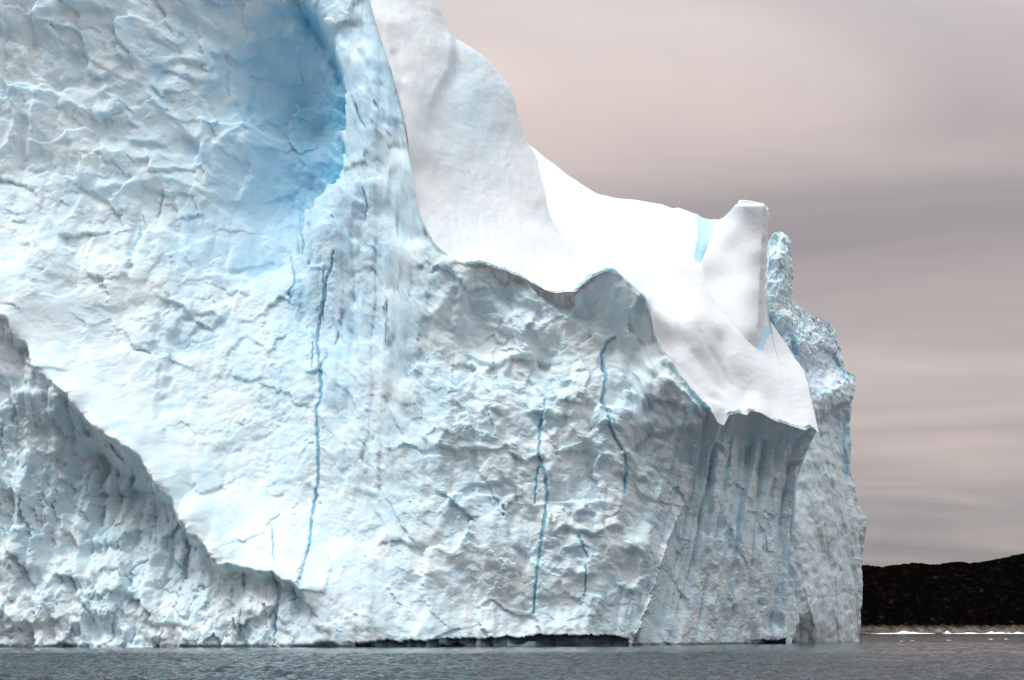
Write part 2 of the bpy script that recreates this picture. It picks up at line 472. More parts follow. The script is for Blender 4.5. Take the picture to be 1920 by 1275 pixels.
# hand-placed strokes on the main face: (points, width px, height m, profile)
#  'ridge' stands proud, 'groove' cuts in, 'lip' = proud above the line falling away sharply below it, 'step' = proud on the left side of travel
STROKES = [
    # veins of the hollow
    ([(60, 40), (150, 90), (200, 130), (240, 145), (285, 160)], 22, .9, 'lip'), ([(170, 175), (225, 150), (262, 152)], 14, .8, 'ridge'), ([(262, 152), (300, 196), (345, 235), (385, 290), (400, 298)], 13, 1.7, 'ridge'),
    ([(395, 292), (430, 255), (480, 228), (525, 200)], 16, 1.4, 'ridge'), ([(270, 130), (330, 108), (395, 122)], 14, 1.6, 'lip'), ([(255, 205), (200, 215), (150, 200), (110, 180)], 16, .9, 'ridge'),
    ([(240, 255), (300, 270)], 12, 1.2, 'lip'), ([(160, 260), (190, 230), (235, 238)], 12, .9, 'groove'), ([(160, 350), (215, 345), (300, 330), (350, 345), (400, 365), (430, 372)], 12, 1.3, 'ridge'),
    ([(430, 382), (455, 372), (478, 330)], 10, 1.4, 'ridge'), ([(275, 60), (330, 90), (355, 60)], 14, 1.0, 'lip'), ([(300, 0), (350, 40), (395, 60), (425, 100)], 16, 1.3, 'groove'), ([(418, 60), (424, 120), (432, 178)], 7, 1.2, 'groove'),
    ([(180, 180), (182, 250), (190, 320)], 9, 1.0, 'step'), ([(60, 30), (75, 120), (62, 230), (50, 330)], 10, 1.2, 'step'), ([(20, 0), (60, 60), (80, 110)], 14, 1.3, 'groove'), ([(112, 130), (116, 190), (108, 260)], 8, 1.0, 'step'),
    ([(330, 355), (338, 420), (345, 480), (372, 510)], 9, 1.6, 'step'), ([(182, 380), (200, 430), (215, 470)], 8, 1.2, 'step'), ([(30, 210), (60, 225), (72, 250)], 12, 1.2, 'ridge'),
    ([(372, 512), (420, 517), (470, 518), (500, 512), (530, 492)], 12, 1.6, 'lipup'), ([(60, 440), (80, 480), (100, 520)], 12, 1.5, 'ridge'),
    # rim of the hollow on the pillar
    ([(690, 50), (672, 90), (690, 115), (705, 118)], 12, 1.4, 'lip'), ([(640, 60), (662, 92), (690, 112)], 9, .9, 'groove'), ([(720, 215), (735, 225), (752, 232)], 10, 1.8, 'lip'), ([(740, 238), (750, 262), (760, 290)], 16, 1.4, 'groove'),
    ([(660, 190), (675, 215), (685, 240)], 5, .9, 'groove'), ([(700, 130), (700, 200), (690, 300), (688, 400), (684, 480)], 8, .9, 'step'), ([(680, 360), (688, 380), (684, 400)], 4, .8, 'groove'),
    ([(780, 430), (800, 455)], 14, .8, 'groove'), ([(752, 440), (790, 438)], 14, 1.6, 'groove'), ([(715, 430), (722, 520), (718, 640), (712, 760)], 9, .9, 'step'), ([(680, 500), (672, 600), (668, 700)], 8, .8, 'step'),
    ([(625, 600), (632, 630), (640, 640)], 6, 1.0, 'groove'), ([(650, 600), (665, 640), (660, 670)], 5, .8, 'groove'), ([(540, 545), (545, 560)], 5, 1.2, 'groove'), ([(662, 545), (664, 570)], 5, 1.2, 'groove'),
    # central shoulder
    ([(835, 480), (810, 520), (790, 560)], 14, .9, 'step'), ([(860, 520), (835, 560), (800, 600)], 12, .8, 'ridge'), ([(850, 500), (862, 545), (855, 600), (845, 640)], 9, 1.1, 'step'), ([(975, 515), (1010, 555), (1060, 600), (1110, 618), (1150, 628)], 15, 1.7, 'ridge'),
    ([(925, 545), (960, 560), (1000, 580), (1020, 605)], 15, 1.8, 'groove'), ([(905, 600), (930, 610), (960, 618)], 9, 1.2, 'lip'), ([(955, 610), (985, 640), (990, 660)], 10, 1.6, 'lip'), ([(1020, 560), (1078, 575)], 16, 1.7, 'groove'), ([(1080, 545), (1086, 580), (1100, 600)], 7, 1.6, 'step'),
    ([(1115, 560), (1135, 585)], 14, 1.2, 'groove'), ([(1080, 612), (1130, 640), (1200, 632), (1235, 650)], 14, 1.8, 'ridge'), ([(870, 660), (930, 680), (960, 668)], 16, 1.3, 'lip'), ([(975, 690), (1005, 720), (1025, 745)], 12, 1.6, 'lip'), ([(1000, 620), (1040, 660), (1050, 690)], 12, 1.4, 'lip'),
    ([(1025, 748), (1040, 740), (1060, 760)], 10, 1.8, 'lip'), ([(915, 760), (945, 780)], 10, 1.4, 'lip'), ([(880, 640), (875, 690), (872, 740), (868, 800)], 9, 1.0, 'groove'), ([(1190, 660), (1210, 690), (1240, 700)], 12, 1.5, 'lip'), ([(1150, 640), (1160, 690), (1165, 760)], 12, 1.0, 'step'),
    ([(1230, 700), (1280, 730), (1322, 778)], 12, 1.6, 'ridge'), ([(1180, 845), (1220, 812), (1265, 800), (1315, 792)], 14, 2.2, 'lip'), ([(1095, 800), (1130, 790), (1165, 800)], 12, 1.3, 'lip'), ([(1200, 740), (1225, 755), (1245, 745)], 10, 1.4, 'lip'), ([(1100, 870), (1130, 850), (1160, 870)], 12, 1.3, 'lip'),
    ([(1020, 1000), (1060, 985), (1110, 1000), (1140, 985), (1180, 985)], 11, 1.8, 'lip'), ([(1080, 955), (1120, 960)], 11, 1.6, 'lip'), ([(1060, 900), (1090, 885)], 10, 1.3, 'lip'), ([(1190, 900), (1225, 880)], 10, 1.2, 'lip'),
    ([(820, 1000), (850, 930), (885, 905), (910, 905), (935, 960)], 9, 1.2, 'lip'), ([(905, 905), (940, 900)], 12, 1.5, 'lip'), ([(780, 1060), (800, 1120), (815, 1190)], 14, 1.5, 'ridge'), ([(820, 1010), (840, 1070)], 10, .9, 'groove'), ([(1000, 1060), (1140, 1080)], 20, .9, 'ridge'),
    # boundary of the fluted corner
    ([(1318, 790), (1305, 870), (1292, 940), (1255, 1010), (1232, 1080), (1210, 1150), (1188, 1204)], 9, 2.7, 'step'), ([(1310, 870), (1296, 950), (1262, 1060)], 7, 2.5, 'groove'),
    ([(1345, 795), (1352, 815), (1370, 800), (1400, 800), (1425, 780)], 16, 4.7, 'lip'), ([(1352, 820), (1345, 900), (1338, 1000), (1320, 1100)], 7, 2.9, 'step'), ([(1382, 800), (1375, 880), (1365, 980), (1345, 1100), (1335, 1190)], 8, 2.9, 'ridge'),
    ([(1425, 790), (1420, 860), (1400, 960), (1388, 1060), (1370, 1180)], 8, 3.1, 'ridge'), ([(1460, 850), (1445, 930), (1435, 1020), (1428, 1100), (1412, 1190)], 8, 2.9, 'ridge'), ([(1400, 812), (1396, 880), (1382, 960), (1362, 1060)], 7, 2.5, 'groove'), ([(1440, 800), (1434, 880), (1418, 980)], 6, 2.3, 'groove'),
    ([(1350, 818), (1372, 800), (1398, 792), (1422, 782)], 13, 4.5, 'groove'), ([(1480, 860), (1530, 862)], 12, 3.6, 'lip'), ([(1480, 830), (1500, 815), (1528, 806)], 10, 2.5, 'lip'), ([(1440, 1190), (1455, 1160), (1475, 1180)], 14, 3.2, 'groove'),
    # lower left face
    ([(140, 830), (190, 870), (240, 905)], 15, 2.2, 'groove'), ([(60, 700), (110, 740), (150, 780)], 12, 1.3, 'ridge'), ([(150, 925), (180, 915), (200, 930)], 12, 2.2, 'lip'), ([(140, 1030), (160, 1015), (180, 1030)], 12, 1.9, 'lip'),
    ([(232, 880), (235, 920), (232, 960)], 5, 1.8, 'groove'), ([(188, 920), (190, 1000), (186, 1090)], 7, 1.4, 'step'), ([(135, 940), (133, 1040), (135, 1100), (132, 1205)], 7, 1.2, 'step'), ([(240, 945), (265, 955), (285, 965)], 10, 1.8, 'lip'), ([(295, 990), (320, 1005), (345, 1000)], 10, 1.5, 'lip'),
    ([(60, 980), (55, 1060)], 6, 1.3, 'step'), ([(0, 1030), (40, 1040), (80, 1070)], 18, 1.6, 'ridge'), ([(240, 1120), (270, 1085), (300, 1100)], 10, 1.7, 'ridge'), ([(140, 1150), (170, 1140), (200, 1160)], 16, 1.4, 'ridge'), ([(375, 1000), (382, 1080), (378, 1150)], 6, 1.2, 'step'),
    ([(510, 1080), (545, 1090), (570, 1120), (580, 1160)], 9, 1.7, 'step'), ([(30, 640), (45, 660)], 10, 1.2, 'groove'),
]
# open cracks: (points px, width px)
CRACKS = [
    ([(625, 470), (621, 500), (612, 520), (608, 560), (597, 600), (592, 640), (598, 680), (600, 700), (603, 742), (593, 768), (595, 800), (598, 850), (597, 900), (590, 935), (584, 965), (583, 1000), (578, 1030), (569, 1060), (563, 1086)], 5.2),
    ([(1152, 634), (1137, 645), (1129, 662), (1130, 690), (1138, 698), (1133, 730), (1129, 752), (1138, 765), (1143, 795), (1155, 825), (1168, 845)], 6.2),
    ([(1172, 845), (1175, 880), (1172, 925)], 5.0),
    ([(1022, 748), (1013, 800), (1010, 850), (1016, 872), (1022, 892), (1027, 925), (1021, 970), (1016, 1010), (1009, 1060), (1003, 1110), (1001, 1150)], 5.4),
    ([(1011, 862), (1006, 900), (1002, 945)], 3.0),
    ([(512, 1072), (513, 1090), (521, 1112), (518, 1140), (514, 1170), (512, 1206)], 5.0),
    ([(303, 355), (297, 380), (288, 402)], 5.0), ([(262, 398), (268, 420), (258, 440), (246, 458)], 4.4),
    ([(563, 393), (562, 430), (568, 455), (566, 475)], 4.6), ([(546, 490), (552, 525), (540, 548), (544, 564)], 4.0), ([(606, 505), (607, 540), (603, 575), (606, 600)], 3.6), ([(633, 620), (628, 645)], 4.0),
    ([(1085, 1003), (1096, 1030), (1102, 1045)], 3.2), ([(1099, 1060), (1096, 1118)], 2.8), ([(22, 768), (19, 792)], 5.0), ([(72, 730), (68, 748)], 4.0), ([(235, 872), (232, 910)], 4.6), ([(38, 930), (34, 985)], 3.4), ([(680, 352), (688, 380), (682, 410)], 2.8), ([(662, 186), (672, 215), (684, 238)], 3.2), ([(425, 130), (424, 160), (431, 180)], 3.0), ([(510, 985), (511, 1010), (513, 1050)], 2.2), ([(586, 640), (584, 690)], 2.0), ([(725, 560), (722, 640)], 2.0), ([(135, 1085), (165, 1165)], 2.0), ([(225, 1080), (240, 1060), (262, 1052)], 3.0), ([(548, 1100), (552, 1140)], 2.0), ([(47, 985), (40, 1008)], 4.0),
]


def build_main_face():
    nc, nr = 900, 800
    rx, ry, rz = [np.array(a, float) for a in zip(*[W(*p) for p in RIDGE])]
    # columns lean with the right-hand corner
    corner = [(805, 1530), (830, 1524), (862, 1510), (900, 1503), (950, 1497), (1000, 1491), (1100, 1484), (1160, 1479), (1206, 1480), (1215, 1480)]
    cY = np.interp([c[0] for c in corner], [805, 1215], [351, 367])
    cx, _, cz = W([c[1] for c in corner], [c[0] for c in corner], cY)
    x0 = rx[0]; x1 = rx[-1]
    u = np.linspace(0, 1, nc); v = np.linspace(0, 1, nr)
    xt = x0 + u * (x1 - x0)
    mono = np.maximum.accumulate(rx + np.arange(len(rx)) * 1e-4)
    zt = np.interp(xt, mono, rz)
    zt = zt + (-.05 + 0.18 * fbm(xt / 1.1, xt * 0, 5, 3) + .3 * np.maximum(fbm(xt / 3.2, xt * 0, 6, 3), -.3)) * smooth(-40, -10, xt)          # ragged brink
    zb = -1.6
    zc = zb + v * (rz[-1] - zb)
    xr = np.interp(zc, cz[::-1], cx[::-1]) + .45 * fbm(zc / 4, zc * 0, 7, 4, .6) * smooth(0, 5, rz[-1] - zc)                                       # right edge at each row
    X = x0 + u[None] * (xr[:, None] - x0)
    Z = zb + v[:, None] * (zt[None] - zb)
    px_, py_, Yc = zip(*(DEPTH + [r for r in RIDGE]))
    wx, _, wz = W(px_, py_, Yc)
    q = np.c_[X.ravel(), Z.ravel()]
    Y = rbf(np.c_[wx, wz], Yc, q, 3.5).reshape(X.shape)
    PX, PY = P(X, Y, Z)
    PX = PX.astype(np.float32); PY = PY.astype(np.float32)
    ch = shepard([c[:2] for c in CHAR], [c[2:] for c in CHAR], np.c_[PX.ravel(), PY.ravel()])
    sc, fa, fl, ru, ti = [ch[:, i].reshape(X.shape) for i in range(5)]

    Ybase = Y.copy()
    # wall of the hollow: a sharp undercut rim along the pillar
    rim = [(545, -60), (572, 0), (603, 40), (625, 85), (640, 130), (648, 190), (641, 240), (640, 290), (625, 340), (600, 365), (575, 390), (562, 420), (556, 460), (540, 492), (520, 505), (497, 518)]
    wob = 8 * fbm(PX / 26, PY / 26, 77, 5, .6)
    d, s, a = polydist(PX + wob, PY + 0.6 * wob, rim)
    depth_in = np.interp(a, [0, .15, .3, .55, .75, .9, 1], [6, 12, 15, 13, 8, 4.5, 2.5])
    inside = np.where(s > 0, 0, 1)        # left side of travel downwards is the pillar side in world
    hollow = inside * (.7 * np.exp(-(d / 95.0)) + .5 * np.exp(-(d / 30.0))) * depth_in * smooth(0, 3, d)
    ti = np.where(inside > 0, ti + .16 * np.exp(-d / 75.0) * smooth(0, .1, a) + .34 * np.exp(-d / 34.0) * smooth(0, .1, a) * smooth(0, .5, 1.02 - a), np.minimum(ti + .04, .36 + .1 * fbm(X / 3, Z / 3, 78, 3)) )
    Y = Y + hollow
    proud = (1 - inside) * np.exp(-d / 26.0) * 2.2 * smooth(0, 1, 1 - np.abs(a * 2 - 1) + .2)
    Y = Y - proud

    # brow of the foreground ridge
    brow = [(-160, 470), (-60, 530), (0, 600), (60, 680), (130, 745), (190, 805), (240, 848), (290, 905), (340, 975), (395, 1045), (450, 1070), (510, 1076), (560, 1108), (600, 1165)]
    bw = 10 * fbm(PX / 48, PY / 48, 79, 5, .55)
    d, s, a = polydist(PX + bw, PY - bw, brow)
    amp = np.interp(a, [0, .2, .35, .5, .7, .85, .93, 1], [1.2, 2.4, 3.6, 6.6, 6.2, 4.4, 1.6, .3])
    Y = Y + np.where(s > 0, -.7 * amp * np.exp(-d / 22), amp * np.exp(-d / 75) * smooth(0, 10, d) - .7 * amp * (1 - smooth(0, 10, d)))

    # strokes
    wobx = 4.0 * fbm(PX / 30, PY / 30, 91, 3); woby = 4.0 * fbm(PX / 30, PY / 30, 92, 3)
    QX, QY = PX + wobx, PY + woby
    for pts, w, hgt, prof in STROKES:
        ar = np.array(pts, float); m = w * 4.5 + 12
        sel = (PX > ar[:, 0].min() - m) & (PX < ar[:, 0].max() + m) & (PY > ar[:, 1].min() - m) & (PY < ar[:, 1].max() + m)
        if not sel.any():
            continue
        d, s, a = polydist(QX[sel], QY[sel], pts)
        ends = smooth(0, .18, a + 0.02) * smooth(0, .18, 1.02 - a)
        endfade = np.exp(-np.maximum(d - w * 2, 0) / w)
        if prof == 'ridge':
            y = -hgt * np.exp(-np.abs(d) / w * 1.3)
        elif prof == 'groove':
            y = hgt * (.55 if ar[:, 1].max() < 520 and ar[:, 0].max() < 620 else 1) * np.exp(-(d / w) ** 2 * 1.4)
        elif prof == 'lip':        # proud brow above, sudden recess below
            up = s * (1 if ar[-1, 0] >= ar[0, 0] else -1)
            y = np.where(up > 0, -0.45 * hgt * np.exp(-d / (w * 1.5)), 0.75 * hgt * np.exp(-d / (w * 1.4)) * smooth(0, 7, d) - 0.45 * hgt * (1 - smooth(0, 7, d)))
        elif prof == 'lipup':
            up = s * (1 if ar[-1, 0] >= ar[0, 0] else -1)
            y = np.where(up < 0, -0.6 * hgt * np.exp(-d / (w * 1.5)), 0.6 * hgt * np.exp(-d / (w * 1.1)) * smooth(0, 4, d) - 0.6 * hgt * (1 - smooth(0, 4, d)))
        else:                      # step
            y = np.where(s > 0, -0.55 * hgt * np.exp(-d / (w * 1.8)), 0.55 * hgt * np.exp(-d / (w * 2.2)) * smooth(0, 7, d) - 0.55 * hgt * (1 - smooth(0, 7, d)))
        Y[sel] += y * ends * endfade

    # smooth broad swell of the face
    # --- relief noise (domain in metres on the face)
    wx_ = X + 1.6 * fbm(X / 7, Z / 7, 1, 3); wz_ = Z + 1.6 * fbm(X / 7, Z / 7, 2, 3)
    Y += 1.6 * fbm(X / 26, Z / 26, 3, 2)
    g = smooth(-0.3, 0.45, perlin(X / 14, Z / 14, 40))                 # patches of strong and weak relief
    ca, sa = math.cos(.6), math.sin(.6)
    ux, uz = wx_ * ca + wz_ * sa, -wx_ * sa + wz_ * ca
    b1, r1, e1 = cells(ux / 5.2, uz / 6.8, 11, .5)
    b2, r2, e2 = cells(ux / 1.9, uz / 2.7, 12, .5)
    sx2, sy2 = cells.d
    soft = smooth(0, .12, e2)
    Y += sc * (2.2 * b1 + (0.35 + .8 * g) * (0.85 * b2 + .30 * r2 * soft * sy2) - .6)
    f1 = facets(wx_ / 9.5, wz_ / 10.5, 21, 1.0, .22, .7)
    Y -= fa * 3.2 * (f1 - f1.mean()) * (1 - .75 * smooth(1200, 1330, PX))
    Y += (.3 + .5 * sc) * .5 * fbm(X / 4.0, Z / 4.6, 73, 3, .45)
    Y = .45 * Y + .55 * blur(Y, 2)
    yb = blur(Y, 5)
    S = np.concatenate([np.zeros((1, nc)), np.cumsum(np.hypot(np.diff(Z, axis=0), np.diff(yb, axis=0)), 0)], 0)
    wS = smooth(640, 820, PX)
    S = Z + (S - Z) * wS
    v1 = X + .9 * fbm(X / 3.5, Z / 3.5, 301, 4, .55); v2 = S + .9 * fbm(X / 3.5, S / 3.5, 302, 4, .55)
    va, vb = v1 * .88 + v2 * .47, -v1 * .47 + v2 * .88
    k1, q1 = chips(va / 7.5, vb / 9.5, 303, 1.0, .35)
    k2, q2 = chips(v1 / 2.9, v2 / 3.9, 304, 1.0, .30)
    k3, q3 = chips(va / 1.25, vb / 1.6, 305, .9, .30)
    m2 = smooth(-.55, .35, perlin(X / 9, Z / 9, 306)); m3 = smooth(-.4, .45, perlin(X / 5.5, Z / 6.5, 307))
    Y += (.1 + .9 * fa) * (2.2 * k1 + (.2 + .75 * m2) * .72 * k2) + (.25 + .35 * fa + .35 * sc) * (.1 + .85 * m3) * .36 * k3
    # vertical flutes leaning with the corner
    lean = np.interp(PX, [0, 900, 1250, 1400, 1500], [0, .0, .34, .18, .10])
    xs = X - lean * (Z - 20) + .5 * fbm(X / 5, Z / 12, 60, 3)
    fc, fr, fe = cells(xs / 3.6, .5 + .12 * perlin(X / 9, Z / 14, 34), 31, .5)
    gx, gy = cells.d
    fc2, fr2, fe2 = cells(xs / 1.3, .5 + Z / 30 + .25 * perlin(X / 4, Z / 9, 35), 32, .4)
    Y += fl * (3.6 * fc + 4.6 * (fr - .5) * gx + .7 * ridged(xs / 4.2, Z / 40, 33, 2) + .45 * fc2 + .45 * (fr2 - .5))
    # meltwater has rounded most edges; some stay crisp
    soft_m = smooth(-.3, .5, perlin(X / 11, Z / 11, 46) + .25 * perlin(X / 3, Z / 3, 47)) * .6 + .25
    Y = Y * (1 - soft_m) + blur(Y, 1) * soft_m
    # rubble
    b3, r3, e3 = cells(X / 1.25 + .3 * fbm(X, Z, 70, 2), Z / .95, 13, .8)
    b4, r4, e4 = cells(X / .6, Z / .45, 14, .8)
    gr = smooth(-.25, .5, perlin(X / 5, Z / 3.6, 44))
    k4, q4 = chips(X / .85 + .3 * fbm(X, S, 74, 2), S / .8, 308, .8, .4)
    Y += ru * (gr * (0.30 * b3 + .10 * b4 + .28 * k4) + .16 * fbm(X / 1.9, Z / 1.6, 71, 4, .55))
    Y += .045 * fbm(X / .9, Z / .8, 72, 3, .55) * (0.25 + sc + fl)

    d, s, a = polydist(PX + 4 * fbm(PX / 16, PY / 16, 95, 3), PY, [(1322, 770), (1318, 800), (1303, 870), (1290, 940), (1254, 1010), (1231, 1080), (1209, 1150), (1186, 1206), (1180, 1240)])
    Y += np.where(s > 0, 5.0 * np.exp(-d / 60) * smooth(0, 6, d) * smooth(0, .1, a) * (1 - .6 * a), 0)

    # slabby, splintered wall below the foreground crest
    cyb = np.interp(PX, [b_[0] for b_ in brow], [b_[1] for b_ in brow])
    fore = smooth(-6, 18, PY - cyb) * (1 - smooth(520, 600, PX))
    sx_ = X + .7 * fbm(X / 3, Z / 5, 310, 4, .55)
    e1_, _q = chips(sx_ / 2.6, Z / 7.5, 311, .9, .5)
    e2_, _q = chips(sx_ / 1.3, Z / 1.9 + .2 * X, 312, 1.0, .5)
    bb_, _r, _e = cells(X / 2.6 + .4 * fbm(X / 2, Z / 2, 313, 3), Z / 2.2, 314, .6)
    band = np.exp(-np.maximum(PY - cyb, 0) / 120.0)
    Y += fore * (1.7 * e1_ + .5 * e2_ + (.25 + 1.1 * band) * .75 * (bb_ - .4))
    # the brink stays proud of the snow that meets it
    below = (Z[-1][None] - Z)
    tp_ = smooth(0, 1.3, below)
    dsp = Y - Ybase
    Y = Ybase + tp_ * dsp + (1 - tp_) * np.minimum(dsp * .5, -.3 - .9 * np.maximum(fbm(X / 2.2, Z / 2.2, 48, 4, .6), -.3) - .4 * k3)

    # --- waterline undercut
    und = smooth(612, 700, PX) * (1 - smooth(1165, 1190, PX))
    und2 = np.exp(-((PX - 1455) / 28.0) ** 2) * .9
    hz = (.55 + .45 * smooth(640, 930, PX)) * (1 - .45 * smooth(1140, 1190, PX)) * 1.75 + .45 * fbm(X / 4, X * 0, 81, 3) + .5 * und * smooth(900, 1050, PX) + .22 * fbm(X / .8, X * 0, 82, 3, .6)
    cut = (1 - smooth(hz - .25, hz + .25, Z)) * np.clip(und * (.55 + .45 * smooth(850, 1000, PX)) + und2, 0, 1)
    ribn, _r, _e = cells(X / 1.6, .5 + 0 * Z, 83, .6)
    Y += cut * 3.2 * (1 - (1 - smooth(850, 1010, PX)) * np.clip(1.5 - 3 * ribn - .5 * _r, 0, .85))
    und3 = (1 - smooth(.0, .7, Z)) * (1 - und)
    Y += und3 * .7

    # --- cracks
    lab = np.zeros(X.shape, np.int32)
    # foreground ridge / hollow partition
    crest = [(-400, 200), (-160, 470), (-60, 530), (0, 600), (60, 680), (130, 745), (190, 805), (240, 848), (290, 905), (340, 975), (395, 1045), (450, 1070), (510, 1076), (560, 1108), (600, 1165), (640, 1230)]
    crest_y = np.interp(PX, [c[0] for c in crest], [c[1] for c in crest])
    lab[(PY > crest_y) & (PX < 640)] = 1
    # hollow: inside rim, above the rubble line
    hx = [-300, 0, 60, 120, 200, 300, 370, 430, 497, 540]
    hy = [380, 420, 450, 520, 530, 500, 512, 517, 515, 490]
    rimx = np.interp(PY, [p[1] for p in rim[:-1]] + [505, 518], [p[0] for p in rim[:-1]] + [520, 497])
    lab[(PX < rimx) & (PY < np.interp(PX, hx, hy)) & (PY < 520) & (lab == 0)] = 2
    lab[(PX > np.interp(PY, [790, 870, 940, 1010, 1080, 1150, 1204, 1260], [1318, 1305, 1292, 1255, 1232, 1210, 1188, 1180])) & (PY > 764)] = 3
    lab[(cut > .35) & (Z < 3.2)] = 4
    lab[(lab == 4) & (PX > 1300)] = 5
    YS = Y.copy()
    ribbons = []
    for k, (pts, w) in enumerate(CRACKS):
        ar = np.array(pts, float)
        seg = np.r_[0, np.cumsum(np.hypot(*(ar[1:] - ar[:-1]).T))]
        tt = np.linspace(0, seg[-1], max(int(seg[-1] / 2.0), 8))
        cx_ = np.interp(tt, seg, ar[:, 0]); cy_ = np.interp(tt, seg, ar[:, 1])
        cx_ = cx_ + 2.4 * fbm(cy_ / 11, cy_ * 0 + k, 300 + k, 3) + .9 * fbm(cy_ / 3.5, cy_ * 0 + k, 340 + k, 2)
        line = np.c_[cx_, cy_]
        m = w * 3 + 10
        sel = (PX > cx_.min() - m) & (PX < cx_.max() + m) & (PY > ar[:, 1].min() - m) & (PY < ar[:, 1].max() + m)
        d, s, a = polydist(PX[sel], PY[sel], line[::2] if len(line) > 40 else line)
        def width(a):
            return w * .23 * (.12 + 1.0 * np.sin(np.clip(a, .01, .99) * math.pi) ** .6) * (1 + .75 * fbm(a * seg[-1] / 24, a * 0, 500 + k, 2))
        wl = width(a)
        Yp = Y[sel]; Yp += (.7 if w > 4.5 else .42) * (1 - smooth(wl + .1, wl + 1.8, d)); Y[sel] = Yp
        tp = ti[sel]; tp = np.maximum(tp, .40 * (1 - smooth(wl, wl + 5, d))); ti[sel] = tp
        # ribbon vertices: lips just inside the gap, floor deeper
        tanx = np.gradient(line[:, 0]); tany = np.gradient(line[:, 1]); nn = np.hypot(tanx, tany)
        nx_, ny_ = -tany / nn, tanx / nn
        ww = width(np.linspace(0, 1, len(line)))
        fx, fy, fY = PX[sel], PY[sel], YS[sel]
        vv = []
        for o_, dep in ((-1.0, .10), (-.55, .18), (0, .30), (.55, .18), (1.0, .10)):
            qx = line[:, 0] + nx_ * ww * o_; qy = line[:, 1] + ny_ * ww * o_
            yy = np.empty(len(qx))
            for i in range(len(qx)):
                dd = (fx - qx[i]) ** 2 + (fy - qy[i]) ** 2
                j = np.argpartition(dd, 6)[:6]
                w_ = 1 / (dd[j] + .3); yy[i] = (fY[j] * w_).sum() / w_.sum()
            yy = np.convolve(np.r_[yy[:1], yy, yy[-1:]], [.25, .5, .25], 'valid')
            vv.append(np.stack(W(qx, qy, yy + dep), -1))
        ribbons.append((np.array(vv).transpose(1, 0, 2), k))

    # --- blue tint: dense ice exposed at some breaks and in veins
    ti = ti + .12 * fbm(X / 9, Z / 12, 110, 4) + .05 * (r2 - .5) + .07 * (r1 - .5)
    ti = ti * (.35 + .65 * smooth(0, 2.0, Z[-1][None] - Z))
    seam = (1 - smooth(.0, .05, e2)) * smooth(.12, .5, perlin(X / 9, Z / 9, 111)) * .22
    ti = np.clip(ti + seam, 0, 1)

    # back shell so the berg is solid
    V = np.stack([X, Y, Z], -1)
    top = V[-1]
    shell = []
    for k, (dy, fz) in enumerate([(.6, -.1), (2, -.5), (6, -1.6), (14, -4), (28, -10), (50, -60)]):
        p = top.copy(); p[:, 1] += dy; p[:, 2] = np.maximum(p[:, 2] + fz * (1 + 1.4 * (1 - smooth(1240, 1330, PX[-1]))), -1.6 - .01 * k)
        shell.append(p)
    p = top.copy(); p[:, 1] += 70; p[:, 2] = -1.8
    shell.append(p)
    V = np.concatenate([V, np.array(shell)], 0)
    ns = len(shell)
    lab = np.concatenate([lab, np.repeat(lab[-1:], ns, 0)], 0)
    ti = np.concatenate([ti, np.repeat(ti[-1:], ns, 0) * .5], 0)
    # right side return
    cols = []
    for k, (dx, dy) in enumerate([(.2, .8), (-.6, 3.0), (-3, 8), (-8, 20)]):
        c = V[:, -1:].copy(); c[..., 0] += dx; c[..., 1] += dy
        cols.append(c)
    V = np.concatenate([V] + cols, 1)
    lab = np.concatenate([lab] + [lab[:, -1:]] * len(cols), 1)
    ti = np.concatenate([ti] + [ti[:, -1:]] * len(cols), 1)
    spec = {0: ('cliff_face', MAT_CLIFF), 1: ('foreground_ridge', MAT_CLIFF), 2: ('hollow', MAT_CLIFF), 3: ('fluted_corner', MAT_CLIFF), 4: ('waterline_undercut', MAT_WET_SHADE), 5: ('waterline_undercut', MAT_WET_SHADE)}
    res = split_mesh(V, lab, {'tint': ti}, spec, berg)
    for V_, k in ribbons:
        n = V_.shape[0]
        core = np.tile(np.array([.25, .6, .95, .6, .25]), (n, 1)) * np.interp(np.linspace(0, 1, n), [0, .12, .88, 1], [.5, 1, 1, .5])[:, None]
        link('crack', mesh_from(V_.reshape(-1, 3), grid_quads(n, 5), 'crack', {'tint': core}), MAT_CRACK, berg)
    res[1]['label'] = 'grey shadowed broken ice wall below the slanting crest'
    res[2]['label'] = 'recessed bowl of ice shading to deep blue at its rim'


